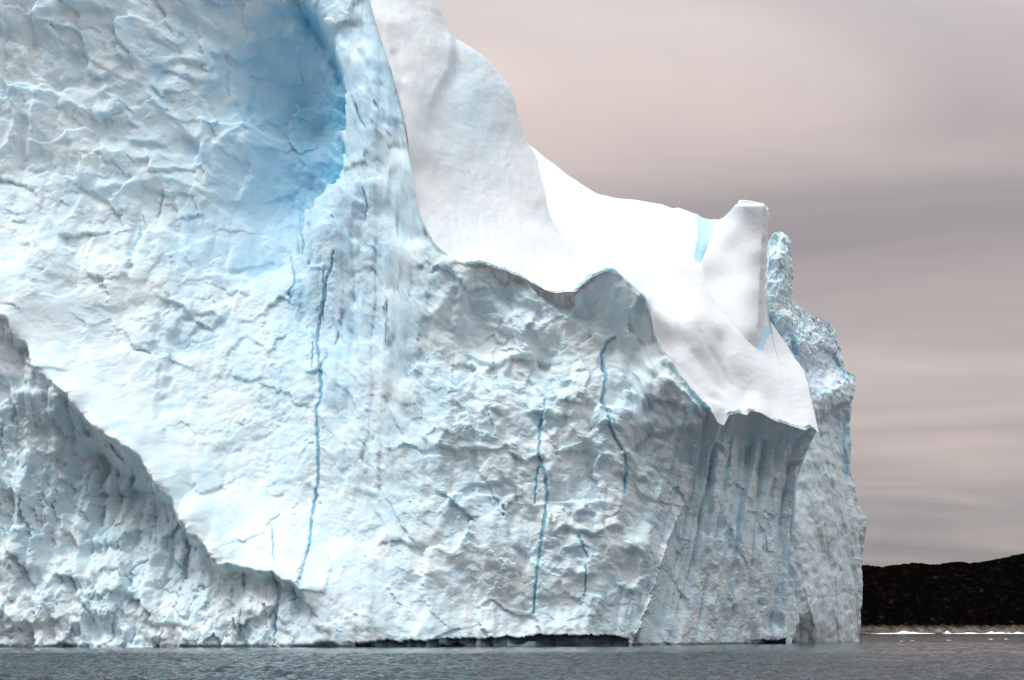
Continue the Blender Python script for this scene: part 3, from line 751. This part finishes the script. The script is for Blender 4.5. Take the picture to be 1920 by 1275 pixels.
def skyline_sheet(name, top, bottom, pts, nc, nr, mat, tintf=None, relief=None, thick=30, label=None, zjit=.15, seed=0):
    """column sheet between a bottom and a top line (px,py,Y), shaped by control points"""
    tx, ty, tz = [np.array(a, float) for a in zip(*[W(*p) for p in top])]
    bx, by, bz = [np.array(a, float) for a in zip(*[W(*p) for p in bottom])]
    x0 = max(tx[0], bx[0]); x1 = min(tx[-1], bx[-1])
    x = np.linspace(x0, x1, nc)
    mt = np.maximum.accumulate(tx + np.arange(len(tx)) * 1e-4); mb = np.maximum.accumulate(bx + np.arange(len(bx)) * 1e-4)
    zt = np.interp(x, mt, tz); zb = np.interp(x, mb, bz) - .9
    zt = zt + zjit * fbm(x / 2.2, x * 0, seed + 3, 4)
    zb = np.minimum(zb, zt - .05)
    v = np.linspace(0, 1, nr)
    X = np.repeat(x[None], nr, 0); Z = zb[None] + v[:, None] * (zt - zb)[None]
    allp = list(pts) + list(top) + list(bottom)
    wx, _, wz = W([p[0] for p in allp], [p[1] for p in allp], [p[2] for p in allp])
    Y = rbf(np.c_[wx, wz], [p[2] for p in allp], np.c_[X.ravel(), Z.ravel()], 3.0).reshape(X.shape)
    PX, PY = P(X, Y, Z)
    V = np.stack([X, Y, Z], -1)
    if relief is not None:
        nrm = grid_normals(V)
        nrm *= -np.sign((nrm[..., 1:2] - .3 * nrm[..., 2:3]))
        disp = Y - relief(X, Y, Z, PX, PY)
        V = V + nrm * disp[..., None]
    ti = np.zeros(X.shape)
    if tintf is not None:
        ti = tintf(X, Y, Z, PX, PY)
    topv = V[-1]; shell = []
    for dy, fz in [(.25, -.08), (.8, -.5), (2, -2), (6, -8), (14, -22), (thick, -60)]:
        p = topv.copy(); p[:, 1] += dy; p[:, 2] = np.maximum(p[:, 2] + fz, -1.6)
        shell.append(p)
    V = np.concatenate([V, np.array(shell)], 0)
    ti = np.concatenate([ti, np.repeat(ti[-1:], len(shell), 0)], 0)
    me = mesh_from(V.reshape(-1, 3), grid_quads(*V.shape[:2]), name, {'tint': np.clip(ti, 0, 1)}, grid_normals(V).reshape(-1, 3))
    o = link(name, me, mat, berg)
    if label: o['label'] = label
    return o


def row_sheet(name, rows, nc, nr, pts, mat, tintf=None, relief=None, thick=20, label=None, lap=0.0, seed=0, pos=None):
    """row sheet: rows = (py, left px, right px, Yleft, Yright) from the top down; the right edge wraps round to the back"""
    rows = sorted(rows)
    py = np.array([r[0] for r in rows], float)
    lx, ly, lz = W([r[1] for r in rows], py, [r[3] for r in rows])
    qx, qy, qz = W([r[2] for r in rows], py, [r[4] for r in rows])
    zt = .5 * (lz[0] + qz[0]); zb = max(-1.6, min(lz[-1], qz[-1]))
    v = np.linspace(0, 1, nr)
    z = zb + v * (zt - zb)
    xl = np.interp(z, lz[::-1], lx[::-1]); xr = np.interp(z, qz[::-1], qx[::-1])
    jit = .28 * fbm(z / 1.8, z * 0, seed + 9, 4, .6)
    yr = np.interp(z, qz[::-1], qy[::-1]); yl = np.interp(z, lz[::-1], ly[::-1])
    u = np.linspace(0, 1, nc)
    X = xl[:, None] + u[None] * (xr - xl)[:, None] + jit[:, None] * u[None] ** 8
    Z = np.repeat(z[:, None], nc, 1)
    allp = list(pts) + [(r[1], r[0], r[3]) for r in rows] + [(r[2], r[0], r[4]) for r in rows]
    wx, _, wz = W([p[0] for p in allp], [p[1] for p in allp], [p[2] for p in allp])
    Y = rbf(np.c_[wx, wz], [p[2] for p in allp], np.c_[X.ravel(), Z.ravel()], 2.5).reshape(X.shape)
    PX, PY = P(X, Y, Z)
    if relief is not None:
        Y = relief(X, Y, Z, PX, PY)
    ti = np.zeros(X.shape)
    if tintf is not None:
        ti = tintf(X, Y, Z, PX, PY)
    # round the right edge, then the back
    V = np.stack([X, Y, Z], -1)
    wd = (xr - xl)[:, None]
    cols = []
    for dx, dy in [(.10, .35), (.12, 1.0), (-.15, 2.2), (-1.2, 5), (-4, 10), (-9, thick)]:
        c = V[:, -1:].copy(); c[..., 0] += np.maximum(dx, -wd * .8); c[..., 1] += dy
        cols.append(c)
    left = []
    for dx, dy in [(.4, thick * .7), (.1, 3.0), (0, .8)]:
        c = V[:, :1].copy(); c[..., 0] += dx; c[..., 1] += dy
        left.append(c)
    ntc = len(cols); nl = len(left)
    V = np.concatenate(left + [V] + cols, 1)
    ti = np.concatenate([ti[:, :1]] * nl + [ti] + [ti[:, -1:]] * ntc, 1)
    # cap
    topv = V[-1]; cap = []
    for f in (.5, 1.0):
        p = topv.copy(); mid = topv.mean(0); p[:, 0] = p[:, 0] * (1 - .4 * f) + mid[0] * .4 * f; p[:, 1] += 7 * f; p[:, 2] -= .4 * f
        cap.append(p)
    V = np.concatenate([V, np.array(cap)], 0); ti = np.concatenate([ti, ti[-1:], ti[-1:]], 0)
    me = mesh_from(V.reshape(-1, 3), grid_quads(*V.shape[:2]), name, {'tint': np.clip(ti, 0, 1)}, grid_normals(V).reshape(-1, 3))
    o = link(name, me, mat, berg)
    if label: o['label'] = label
    return o


def build_snow():
    # near slope: the polished flank falling from the summit
    top = [(672, -110, 322), (700, -105, 325), (740, -80, 327), (780, -45, 328), (815, 0, 329), (832, 28, 330), (850, 58, 331), (880, 80, 332), (910, 103, 333), (938, 133, 334), (955, 160, 335), (966, 185, 335.5), (972, 215, 336), (980, 240, 336), (990, 265, 336.5),
           (1000, 283, 336.5), (1010, 300, 336), (1014, 330, 335), (1021, 352, 334), (1026, 385, 333), (1036, 415, 332.5), (1050, 437, 332), (1064, 458, 331.5), (1080, 480, 331), (1100, 505, 330)]
    ridge = [r for r in RIDGE if 672 <= r[0] <= 1105]
    bot = [(r[0], r[1], r[2] + .5) for r in ridge]
    bot = [b if b[0] <= 1085 else (b[0], 540, 312) for b in bot]
    pts = [(760, 60, 318), (790, 120, 317), (800, 200, 315), (840, 80, 327), (848, 130, 326), (835, 200, 320), (810, 240, 316), (900, 160, 329), (900, 250, 327), (850, 320, 317), (930, 300, 328),
           (820, 380, 311), (880, 400, 315.5), (960, 380, 325), (880, 450, 309.5), (940, 450, 315), (1000, 450, 321), (1020, 490, 318), (950, 485, 310.5), (1050, 520, 315), (790, 320, 311), (780, 230, 311.5), (760, 150, 312.5), (730, 40, 316)]

    def rel(X, Y, Z, PX, PY):
        Y = Y + .35 * fbm(X / 9, Z / 14, 201, 3)
        crest = [(845, 40), (850, 90), (842, 130), (822, 165), (808, 200), (800, 250)]
        sd_ = PX - np.interp(PY, [c[1] for c in crest], [c[0] for c in crest])
        fold = smooth(-7, 15, sd_) * np.exp(-np.maximum(sd_ - 20, 0) / 60)
        Y = Y + 1.5 * fold * smooth(-40, 60, PY) * (1 - smooth(130, 290, PY))
        # faint flow lines
        Y = Y + .05 * ridged((X - .18 * (100 - Z)) / 2.2, Z / 30, 210, 3) + .05 * fbm(X / 1.2, Z / 1.6, 211, 4)
        d, s, a = polydist(PX, PY, [(742, 100), (750, 122), (757, 140)])
        Y = Y + .7 * np.exp(-(d / 9) ** 2)
        return Y

    def tint(X, Y, Z, PX, PY):
        band = np.exp(-((PX - 890) / 70) ** 2 - ((PY - 200) / 120) ** 2)
        return .06 + .34 * band + .04 * fbm(X / 8, Z / 11, 215, 4)
    skyline_sheet('snow_flank', top, bot, pts, 330, 380, MAT_SNOW, tint, rel, 22, 'steep wind-polished snow flank below the summit', .05, 200)

    # far shoulder
    top = [(960, 255, 392), (1000, 277, 392), (1013, 288, 392), (1040, 309, 392), (1060, 326, 392), (1090, 345, 391), (1120, 364, 390), (1150, 370, 389), (1200, 377, 388), (1245, 383, 387), (1262, 391, 386.5), (1272, 388, 386.5), (1300, 400, 385), (1325, 406, 384), (1350, 413, 382), (1380, 430, 379), (1410, 470, 376), (1436, 540, 372), (1443, 600, 369), (1452, 612, 368.5), (1462, 626, 368), (1476, 645, 367), (1488, 668, 366), (1505, 690, 364.5), (1518, 712, 363), (1526, 738, 360), (1532, 762, 357), (1534, 795, 352)]
    ridge = [r for r in RIDGE if r[0] >= 900]
    bot = [(r[0], r[1], r[2] + .8) for r in ridge]
    pts = [(1100, 420, 358), (1180, 440, 362), (1250, 440, 366), (1060, 480, 335), (1120, 470, 338), (1150, 495, 327), (1200, 500, 340), (1260, 500, 350), (1310, 470, 368), (1200, 540, 325), (1230, 575, 322),
           (1280, 560, 336), (1265, 590, 326), (1300, 583, 330), (1330, 600, 334), (1270, 640, 322), (1300, 680, 323), (1320, 650, 326.5), (1345, 650, 333), (1350, 580, 353), (1400, 600, 360), (1380, 680, 337), (1400, 740, 336),
           (1345, 720, 327), (1370, 750, 327), (1290, 620, 323.5), (1420, 700, 345), (1440, 660, 358), (1480, 720, 354), (1450, 760, 343), (1500, 770, 350), (1400, 660, 346), (1250, 530, 341), (1345, 500, 371), (1400, 540, 367)]

    def rel(X, Y, Z, PX, PY):
        Y = Y + .22 * fbm(X / 11, Z / 9, 221, 2) + .035 * fbm(X / 1.8, Z / 1.3, 222, 4, .6)
        hd, hs, ha = polydist(PX, PY, [(1290, 600), (1330, 660), (1375, 730)])
        Y = Y - .9 * np.exp(-(hd / 30) ** 2)
        # sweeping grooves that run down to the brink
        for pts_, w, h in [([(1225, 600), (1250, 670), (1300, 730), (1345, 775)], 9, .9), ([(1240, 600), (1275, 680), (1330, 740), (1370, 765)], 7, .7), ([(1215, 560), (1238, 620), (1265, 670)], 6, .6),
                           ([(1345, 610), (1362, 670), (1392, 725), (1420, 755)], 15, .8), ([(1262, 585), (1290, 650), (1335, 715), (1368, 752)], 6, .5), ([(1300, 600), (1322, 650), (1362, 715), (1388, 742)], 7, .4)]:
            d, s, a = polydist(PX, PY, pts_)
            Y = Y + h * np.exp(-(d / w) ** 2) * smooth(0, .2, a) * smooth(0, .2, 1 - a)
        d, s, a = polydist(PX, PY, [(1322, 412), (1324, 440), (1318, 485)])
        Y = Y + .8 * np.exp(-(d / 15) ** 4)
        return Y

    def tint(X, Y, Z, PX, PY):
        wob = 3 * fbm(PX / 9, PY / 9, 230, 3)
        t = .02 + .03 * fbm(X / 8, Z / 6, 231, 4)
        wl = np.interp(PY, [400, 412, 440, 460, 486, 492], [17, 18, 14, 14, 10, 0])
        cx_ = np.interp(PY, [405, 440, 486], [1324, 1323, 1316])
        t = np.maximum(t, .68 * (1 - smooth(wl - 2, wl + 2, np.abs(PX + wob - cx_))) * (PY < 488))
        d, s, a = polydist(PX + wob, PY, [(1200, 388), (1235, 392), (1258, 393)])
        t = np.maximum(t, .28 * np.exp(-(d / 9) ** 2))
        d, s, a = polydist(PX + 3 * fbm(PX / 7, PY / 7, 232, 3), PY, [(1438, 618), (1430, 638), (1425, 652)])
        t = np.maximum(t, .65 * (1 - smooth(5, 11, d + wob)))
        return t
    skyline_sheet('snow_shoulder', top, bot, pts, 520, 330, MAT_SNOW, tint, rel, 30, 'brilliant white snow shoulder behind the cliff brink', .12, 240)


def build_block():
    rows = [(377, 1388, 1443, 356, 361), (382, 1380, 1445, 357, 361), (395, 1370, 1446, 360, 361), (408, 1356, 1445, 363, 361), (414, 1346, 1444, 366, 361), (440, 1334, 1443, 364, 361), (460, 1328, 1442, 361, 361), (490, 1316, 1441, 357, 360),
            (530, 1318, 1439, 356, 359), (570, 1330, 1438, 353, 358), (600, 1345, 1436, 352, 357), (625, 1360, 1430, 351, 356), (655, 1380, 1424, 350, 355), (690, 1395, 1420, 350, 354)]
    pts = [(1400, 420, 358), (1420, 470, 357), (1370, 470, 360), (1360, 520, 358), (1410, 540, 355.5), (1390, 590, 352.5), (1415, 620, 352), (1360, 430, 360)]

    def rel(X, Y, Z, PX, PY):
        edge = smooth(1431, 1443, PX + 3 * fbm(PY / 30, PY * 0, 251, 2) + np.interp(PY, [377, 660], [0, 14]))
        Y = Y + 3.0 * edge + .05 * fbm(X / 5, Z / 6, 252, 3) + .03 * fbm(X, Z, 253, 4)
        topr = smooth(377 + 14, 377, PY)
        return Y + 1.2 * topr ** 2

    def tint(X, Y, Z, PX, PY):
        return .02 + .04 * fbm(X / 5, Z / 5, 254, 4)
    row_sheet('snow_block', rows, 120, 300, pts, MAT_SNOW, tint, rel, 12, 'upright slab of snow standing on the shoulder', seed=250)


def build_right_cliff():
    rows = [(437, 1460, 1468, 392, 393), (443, 1446, 1474, 391, 393), (452, 1441, 1479, 391, 394), (475, 1440, 1481, 391, 395), (490, 1438, 1483, 391, 396), (515, 1436, 1488, 391, 397), (540, 1436, 1484, 391, 397), (562, 1436, 1484, 391, 398),
            (575, 1436, 1494, 391, 400), (588, 1436, 1510, 391, 403), (600, 1436, 1528, 391, 406), (612, 1434, 1552, 390, 411), (622, 1434, 1563, 390, 413), (650, 1434, 1570, 389, 415), (652, 1434, 1576, 389, 416), (680, 1430, 1577, 388, 416), (698, 1430, 1582, 388, 417),
            (703, 1430, 1600, 387, 419), (720, 1430, 1601, 387, 419), (740, 1425, 1597, 386, 419), (757, 1425, 1594, 386, 419), (762, 1425, 1598, 386, 419), (790, 1420, 1594, 386, 421), (830, 1420, 1596, 385, 424), (870, 1420, 1594, 385, 427), (900, 1420, 1600, 385, 430),
            (930, 1420, 1606, 385, 433), (955, 1420, 1614, 385, 436), (972, 1420, 1625, 385, 438), (1000, 1420, 1623, 385, 440), (1040, 1420, 1618, 386, 442), (1100, 1420, 1617, 388, 446), (1150, 1420, 1614, 389, 450), (1190, 1420, 1613, 390, 453), (1207, 1420, 1612, 391, 455)]
    pts = [(1460, 480, 386), (1462, 540, 388), (1470, 600, 388), (1455, 620, 391), (1500, 640, 392), (1540, 650, 402), (1490, 690, 393), (1530, 700, 398), (1560, 700, 407), (1545, 760, 393), (1570, 745, 401), (1590, 745, 410), (1545, 800, 400), (1570, 790, 411), (1585, 830, 416),
           (1520, 850, 392), (1560, 870, 406), (1510, 950, 387), (1540, 950, 396), (1580, 960, 416), (1500, 1050, 384), (1540, 1050, 398), (1580, 1060, 420), (1500, 1150, 386), (1530, 1180, 398), (1580, 1180, 424), (1490, 1000, 383)]
    strokes = [([(1438, 590), (1446, 600), (1462, 640)], 7, 3.0, 'g'), ([(1483, 640), (1490, 668)], 5, 2.0, 'g'), ([(1530, 800), (1545, 775), (1570, 760), (1595, 752)], 14, 3.0, 'lip'), ([(1534, 740), (1560, 735), (1590, 708)], 12, 2.0, 'r'), ([(1488, 570), (1505, 600), (1560, 620)], 9, 1.5, 'r'),
               ([(1500, 900), (1530, 1000), (1560, 1080)], 10, 1.5, 'g'), ([(1480, 1040), (1510, 1110), (1530, 1190)], 10, 1.5, 'r'), ([(1540, 820), (1560, 900), (1590, 1000)], 10, 1.5, 'r'), ([(1565, 900), (1580, 980), (1600, 1100)], 9, 1.2, 'g'), ([(1590, 770), (1584, 860), (1590, 910)], 6, 1.8, 'g'),
               ([(1540, 700), (1550, 720)], 7, 1.2, 'g'), ([(1460, 450), (1456, 500), (1470, 560)], 9, 1.2, 'r')]

    def rel(X, Y, Z, PX, PY):
        wob = 3 * fbm(PX / 20, PY / 20, 262, 3)
        for pts_, w, h, k in strokes:
            d, s, a = polydist(PX + wob, PY + wob, pts_)
            e = smooth(0, .2, a + .03) * smooth(0, .2, 1.03 - a)
            if k == 'g': y = h * np.exp(-(d / w) ** 2)
            elif k == 'r': y = -h * np.exp(-d / w)
            else: y = np.where(s > 0, -.5 * h * np.exp(-d / (w * 1.5)), h * .8 * np.exp(-d / (w * 1.8)) * smooth(0, 4, d) - .5 * h * (1 - smooth(0, 4, d)))
            Y = Y + y * e
        low = smooth(700, 850, PY)
        xl_ = X + .22 * Z + .8 * fbm(X / 6, Z / 9, 271, 3)
        c1, cr1, ce1 = cells(xl_ / 4.2, .5 + .12 * perlin(X / 9, Z / 14, 279), 272, .5)
        gx, gy = cells.d
        f2 = facets(X / 4.2 + .3 * fbm(X / 3, Z / 3, 278, 2), Z / 4.2, 273, .9, .3, .6)
        b, r, e = cells(X / 1.8 + .4 * fbm(X / 2, Z / 2, 275, 2), Z / 1.6, 274, .6)
        k2, q = chips(X / 2.6 + .3 * fbm(X / 3, Z / 3, 291, 3), Z / 3.6, 292, 1.0, .3)
        k3, q = chips(X / 1.1 + .3 * fbm(X, Z, 293, 3), Z / 1.5, 294, 1.0, .3)
        Y = Y + .75 * k2 + .12 * k3
        Y = Y + low * (2.0 * c1 + 1.8 * (cr1 - .5) * gx) - 1.5 * (1.15 - low) * f2 - .4 * f2 + .3 * b + .55 * fbm(X / 4, Z / 4, 276, 4, .45)
        Y = Y + 3.5 * smooth(.0, 1.0, 1 - (1 - smooth(0, 1, (PX - 1440) / 400)) ) * 0
        bm = .25 + .4 * smooth(650, 800, PY)
        Y = Y + (1 - low) * (.5 * k3 + .35 * fbm(X / 1.6, Z / 1.6, 295, 3, .6))
        return (1 - bm) * Y + bm * blur(Y, 2)

    def tint(X, Y, Z, PX, PY):
        t = .13 + .10 * fbm(X / 6, Z / 6, 280, 4) - .05 * smooth(900, 1000, PY)
        d, s, a = polydist(PX, PY, [(1440, 596), (1450, 615), (1462, 640)])
        t = np.maximum(t, .8 * (1 - smooth(2, 7, d)))
        for q in ([(1483, 630), (1489, 645), (1492, 668)], [(1573, 690), (1576, 712)], [(1577, 700), (1580, 712)], [(1584, 770), (1586, 850), (1590, 900)]):
            d, s, a = polydist(PX, PY, q)
            t = np.maximum(t, .6 * (1 - smooth(2, 6, d)))
        t = t + .25 * np.exp(-((PX - 1575) / 22) ** 2 - ((PY - 800) / 30) ** 2)
        return t
    row_sheet('right_cliff', rows, 330, 640, pts, MAT_CLIFF, tint, rel, 35, 'pale blue rear cliff with a crooked pinnacle on top', seed=260)


def build_wedge():
    rows = [(1118, 1478, 1486, 372, 374), (1130, 1474, 1491, 372, 375), (1150, 1470, 1497, 372, 376), (1166, 1468, 1500, 372, 376.5), (1172, 1468, 1494, 372, 376), (1190, 1466, 1489, 372, 376), (1208, 1464, 1484, 372, 375)]

    def rel(X, Y, Z, PX, PY):
        return Y + .3 * fbm(X / 1.5, Z / 2, 701, 4, .55)
    row_sheet('ice_wedge', rows, 40, 90, [], MAT_CLIFF, lambda X, Y, Z, PX, PY: 0 * X, rel, 4, 'small bright wedge of ice at the waterline', seed=700)


build_main_face()
build_wedge()
build_snow()
build_block()
build_right_cliff()


# ------------------------------------------------------------------ water
def build_water():
    m, t, b = new_mat('sea_water')
    L = t.links.new
    b.inputs['Base Color'].default_value = (0.012, 0.024, 0.029, 1)
    b.inputs['Roughness'].default_value = 0.08
    b.inputs['IOR'].default_value = 1.333
    tc = N(t, 'ShaderNodeTexCoord')
    mp = N(t, 'ShaderNodeMapping'); mp.inputs['Scale'].default_value = (0.55, 1.0, 1.0)
    L(tc.outputs['Object'], mp.inputs[0])
    n1 = N(t, 'ShaderNodeTexNoise', inp={'Scale': 1.4, 'Detail': 6.0, 'Roughness': 0.62, 'Distortion': 0.3})
    L(mp.outputs[0], n1.inputs['Vector'])
    bp = N(t, 'ShaderNodeBump', inp={'Strength': 1.0, 'Distance': 0.5})
    L(n1.outputs['Fac'], bp.inputs['Height'])
    sp = N(t, 'ShaderNodeSeparateXYZ'); L(tc.outputs['Object'], sp.inputs[0])
    calm = N(t, 'ShaderNodeMapRange', inp={1: 150.0, 2: 250.0, 3: 1.0, 4: 0.22}); L(sp.outputs['Y'], calm.inputs[0])
    mp2 = N(t, 'ShaderNodeMapping'); mp2.inputs['Scale'].default_value = (0.02, 0.06, 1); L(tc.outputs['Object'], mp2.inputs[0])
    gust = N(t, 'ShaderNodeTexNoise', inp={'Scale': 1.0, 'Detail': 3.0}); L(mp2.outputs[0], gust.inputs['Vector'])
    gm = N(t, 'ShaderNodeMapRange', inp={1: 0.35, 2: 0.65, 3: 0.6, 4: 1.15}); L(gust.outputs['Fac'], gm.inputs[0])
    mu = N(t, 'ShaderNodeMath', operation='MULTIPLY'); L(calm.outputs[0], mu.inputs[0]); L(gm.outputs[0], mu.inputs[1])
    L(mu.outputs[0], bp.inputs['Strength'])
    L(bp.outputs[0], b.inputs['Normal'])
    # near sheet with real waves, then a coarse far sheet, one mesh
    rows = np.concatenate([np.arange(30, 200, .45), np.arange(200, 520, 1.6), np.geomspace(520, 30000, 60)])
    xs_n = np.linspace(-1, 1, 520)
    Yr = rows[:, None] + 0 * xs_n[None]
    half = np.maximum(rows * .62, 60)[:, None] * np.where(rows[:, None] > 520, np.interp(rows[:, None], [520, 2000], [1, 4]), 1)
    X = xs_n[None] * half
    amp = (1 - smooth(330, 600, Yr)) * (1 - .6 * smooth(170, 250, Yr))
    Zw = amp * (.20 * fbm(X / 6.5, Yr / 3.6, 401, 3) + .13 * ridged(X / 2.4, Yr / 1.5, 402, 3) + .10 * fbm(X / 1.0, Yr / .8, 403, 3))
    V = np.stack([X, Yr, Zw], -1)
    # back behind the camera: one flat apron
    me = mesh_from(V.reshape(-1, 3), grid_quads(*V.shape[:2]), 'sea')
    o = link('sea', me, m, kind='structure')
    bx = 20000.0
    return o


build_water()


# ------------------------------------------------------------------ far shore hills
def build_hills():
    m, t, b = new_mat('dark_tundra_rock')
    L = t.links.new
    tc = N(t, 'ShaderNodeTexCoord')
    mp = N(t, 'ShaderNodeMapping'); mp.inputs['Scale'].default_value = (1, .4, 1.6)
    L(tc.outputs['Object'], mp.inputs[0])
    n1 = N(t, 'ShaderNodeTexNoise', inp={'Scale': 0.075, 'Detail': 9.0, 'Roughness': 0.68, 'Distortion': 0.5})
    L(mp.outputs[0], n1.inputs['Vector'])
    r1 = ramp(t, [(0.0, (0.0012, 0.0010, 0.0009)), (0.50, (0.0018, 0.0014, 0.0011)), (0.60, (0.0035, 0.0028, 0.0022)), (0.67, (0.016, 0.0135, 0.012)), (0.76, (0.09, 0.08, 0.075))])
    L(n1.outputs['Fac'], r1.inputs[0])
    # pale washed rock band at the shore
    sep = N(t, 'ShaderNodeSeparateXYZ'); L(tc.outputs['Object'], sep.inputs[0])
    n2 = N(t, 'ShaderNodeTexNoise', inp={'Scale': 0.08, 'Detail': 8.0, 'Roughness': 0.7})
    L(mp.outputs[0], n2.inputs['Vector'])
    ma = N(t, 'ShaderNodeMath', operation='MULTIPLY_ADD', inp={1: 16.0, 2: -8.0})
    L(n2.outputs['Fac'], ma.inputs[0])
    su = N(t, 'ShaderNodeMath', operation='ADD'); L(sep.outputs['Z'], su.inputs[0]); L(ma.outputs[0], su.inputs[1])
    mr = N(t, 'ShaderNodeMapRange', inp={1: 8.0, 2: 16.0, 3: 1.0, 4: 0.0}); L(su.outputs[0], mr.inputs[0])
    r2 = ramp(t, [(0.35, (0.045, 0.030, 0.022)), (0.55, (0.13, 0.105, 0.09)), (0.7, (0.26, 0.23, 0.21))])
    L(n1.outputs['Fac'], r2.inputs[0])
    mx = N(t, 'ShaderNodeMix', data_type='RGBA')
    L(mr.outputs[0], mx.inputs[0]); L(r1.outputs[0], mx.inputs[6]); L(r2.outputs[0], mx.inputs[7])
    L(mx.outputs[2], b.inputs['Base Color'])
    b.inputs['Roughness'].default_value = 0.95
    b.inputs['Specular IOR Level'].default_value = 0.0
    # skyline from the picture at 2.6 km, carried on left behind the berg and right beyond the frame
    Ys = 2600.0
    sky = [(300, 1095), (700, 1080), (1000, 1088), (1300, 1070), (1500, 1066), (1610, 1062), (1640, 1063), (1660, 1065), (1680, 1060), (1700, 1058), (1720, 1058), (1745, 1060), (1765, 1061), (1785, 1056), (1800, 1057), (1820, 1059), (1840, 1056), (1860, 1053), (1880, 1048), (1900, 1043), (1920, 1041), (1960, 1030), (2050, 1020), (2200, 1035), (2500, 1060)]
    sx, _, sz = W([p[0] for p in sky], [p[1] for p in sky], [Ys + 350] * len(sky))
    nx, ny = 900, 220
    x = np.linspace(sx[0], sx[-1], nx)
    yy = np.r_[np.linspace(Ys - 60, Ys + 360, 160), np.linspace(Ys + 370, Ys + 1200, 60)]
    ny = len(yy)
    X, Yg = np.meshgrid(x, yy)
    H = np.interp(X, sx, sz)
    tt = (Yg - (Ys + 12 * fbm(X / 160, X * 0, 601, 4))) / 350.0
    prof = np.where(tt < 0, tt * 30, 0) + H * np.clip(1 - (1 - np.clip(tt, 0, 1)) ** 1.6, 0, 1)
    fall = smooth(350, 1200, Yg - Ys)
    Z = prof * (1 - .8 * fall)
    amp = smooth(0, .12, tt) * (.25 + .75 * np.abs(1 - tt).clip(0, 1))
    Z = Z + amp * (9 * fbm(X / 90, Yg / 70, 602, 5, .55) + 6 * ridged(X / 60, Yg / 30, 603, 4, .5) - 5) + smooth(-.05, .02, tt) * 2.2 * (fbm(X / 14, Yg / 12, 604, 4, .6) + .4)
    V = np.stack([X, Yg, Z], -1)
    me = mesh_from(V.reshape(-1, 3), grid_quads(ny, nx), 'hills')
    link('hills', me, m, kind='structure')



build_hills()


# ------------------------------------------------------------------ floating ice
def floe_mesh(L_, D_, H_, seed, lumps=5):
    nu, nv = 64, 9
    rs = np.random.RandomState(seed)
    th = np.linspace(0, 2 * math.pi, nu, endpoint=False)
    out = 1 + .22 * np.sin(3 * th + rs.rand() * 6) + .15 * np.sin(7 * th + rs.rand() * 6) + .08 * rs.randn(nu)
    prof = [(1.0, -.35), (1.02, .05), (.97, .35), (.85, .6), (.65, .8), (.4, .92), (.2, 1.0), (.05, 1.0)]
    V = []
    for r, h in prof:
        x = np.cos(th) * out * r * L_ / 2; y = np.sin(th) * out * r * D_ / 2
        bumpz = 0
        for k in range(lumps):
            r2 = np.random.RandomState(seed * 7 + k)
            cxk, cyk = (r2.rand() - .5) * L_ * .8, (r2.rand() - .5) * D_ * .5
            bumpz = bumpz + (.3 + r2.rand()) * np.exp(-((x - cxk) / (L_ * .09)) ** 2 - ((y - cyk) / (D_ * .35)) ** 2)
        z = H_ * h * (.35 + .65 * bumpz / 1.2) if h > .1 else np.full(nu, h * H_)
        V.append(np.stack([x, y, z + 0 * x], -1))
    V = np.array(V)
    n = len(prof)
    i = np.arange(n * nu).reshape(n, nu)
    j = np.roll(i, -1, 1)
    q = np.stack([i[:-1], j[:-1], j[1:], i[1:]], -1).reshape(-1, 4)
    return mesh_from(V.reshape(-1, 3), q, 'ice_floe', {'tint': np.full(n * nu, .05)}, smooth_shade=True)


# (px, py waterline, width px, height px, label, name)
FLOES = [
    (1660, 1188.6, 46, 3.2, 'low white ice floe by the far shore, nearest the iceberg'),
    (1716, 1187.6, 66, 6.5, 'long lumpy white ice floe below the dark hills, second from the iceberg'),
    (1777, 1186.8, 12, 9.0, 'small upright white ice lump by the far shore'),
    (1812, 1187.4, 52, 3.4, 'thin flat white ice floe just right of the small upright lump'),
    (1864, 1186.8, 40, 6.0, 'humped white ice floe by the far shore near the right edge'),
    (1905, 1186.9, 46, 4.0, 'white ice floe by the far shore cut by the right edge of the picture'),
    (1691, 1202.4, 8, 1.3, 'tiny ice scrap on open water, leftmost of the five scraps'),
    (1711, 1201.8, 8, 1.3, 'tiny ice scrap on open water, second of the five from the left'),
    (1779, 1200.6, 7, 1.2, 'tiny ice scrap on open water, middle one of the five'),
    (1857, 1198.6, 9, 1.2, 'tiny ice scrap on open water, fourth of the five from the left'),
    (1887, 1198.4, 7, 1.2, 'tiny ice scrap on open water, rightmost of the five scraps'),
    (1077, 1217.8, 14, 1.8, 'flat ice scrap floating in front of the dark undercut of the iceberg'),
]
for k, (px, py, w, h, lab) in enumerate(FLOES):
    c, s = math.cos(PITCH), math.sin(PITCH)
    bb = (637.5 - py) / F
    dy = c - bb * s; dz = s + bb * c
    Yw = min(-CAM_H / dz * dy if dz < -1e-5 else 2500, 2450)
    x, _, _ = W(px, py, Yw)
    sc_ = Yw / F
    me = floe_mesh(w * sc_, max(w * sc_ * .5, 1.5), max(h * sc_ * .7, .12), 900 + k)
    small = h < 2
    o = link('ice_scrap' if small else 'ice_floe', me, MAT_SNOW, label=lab, category='ice floe', group='small ice scraps floating on the water' if small else 'ice floes stranded along the far shore')
    o.location = (float(x), float(Yw), 0)
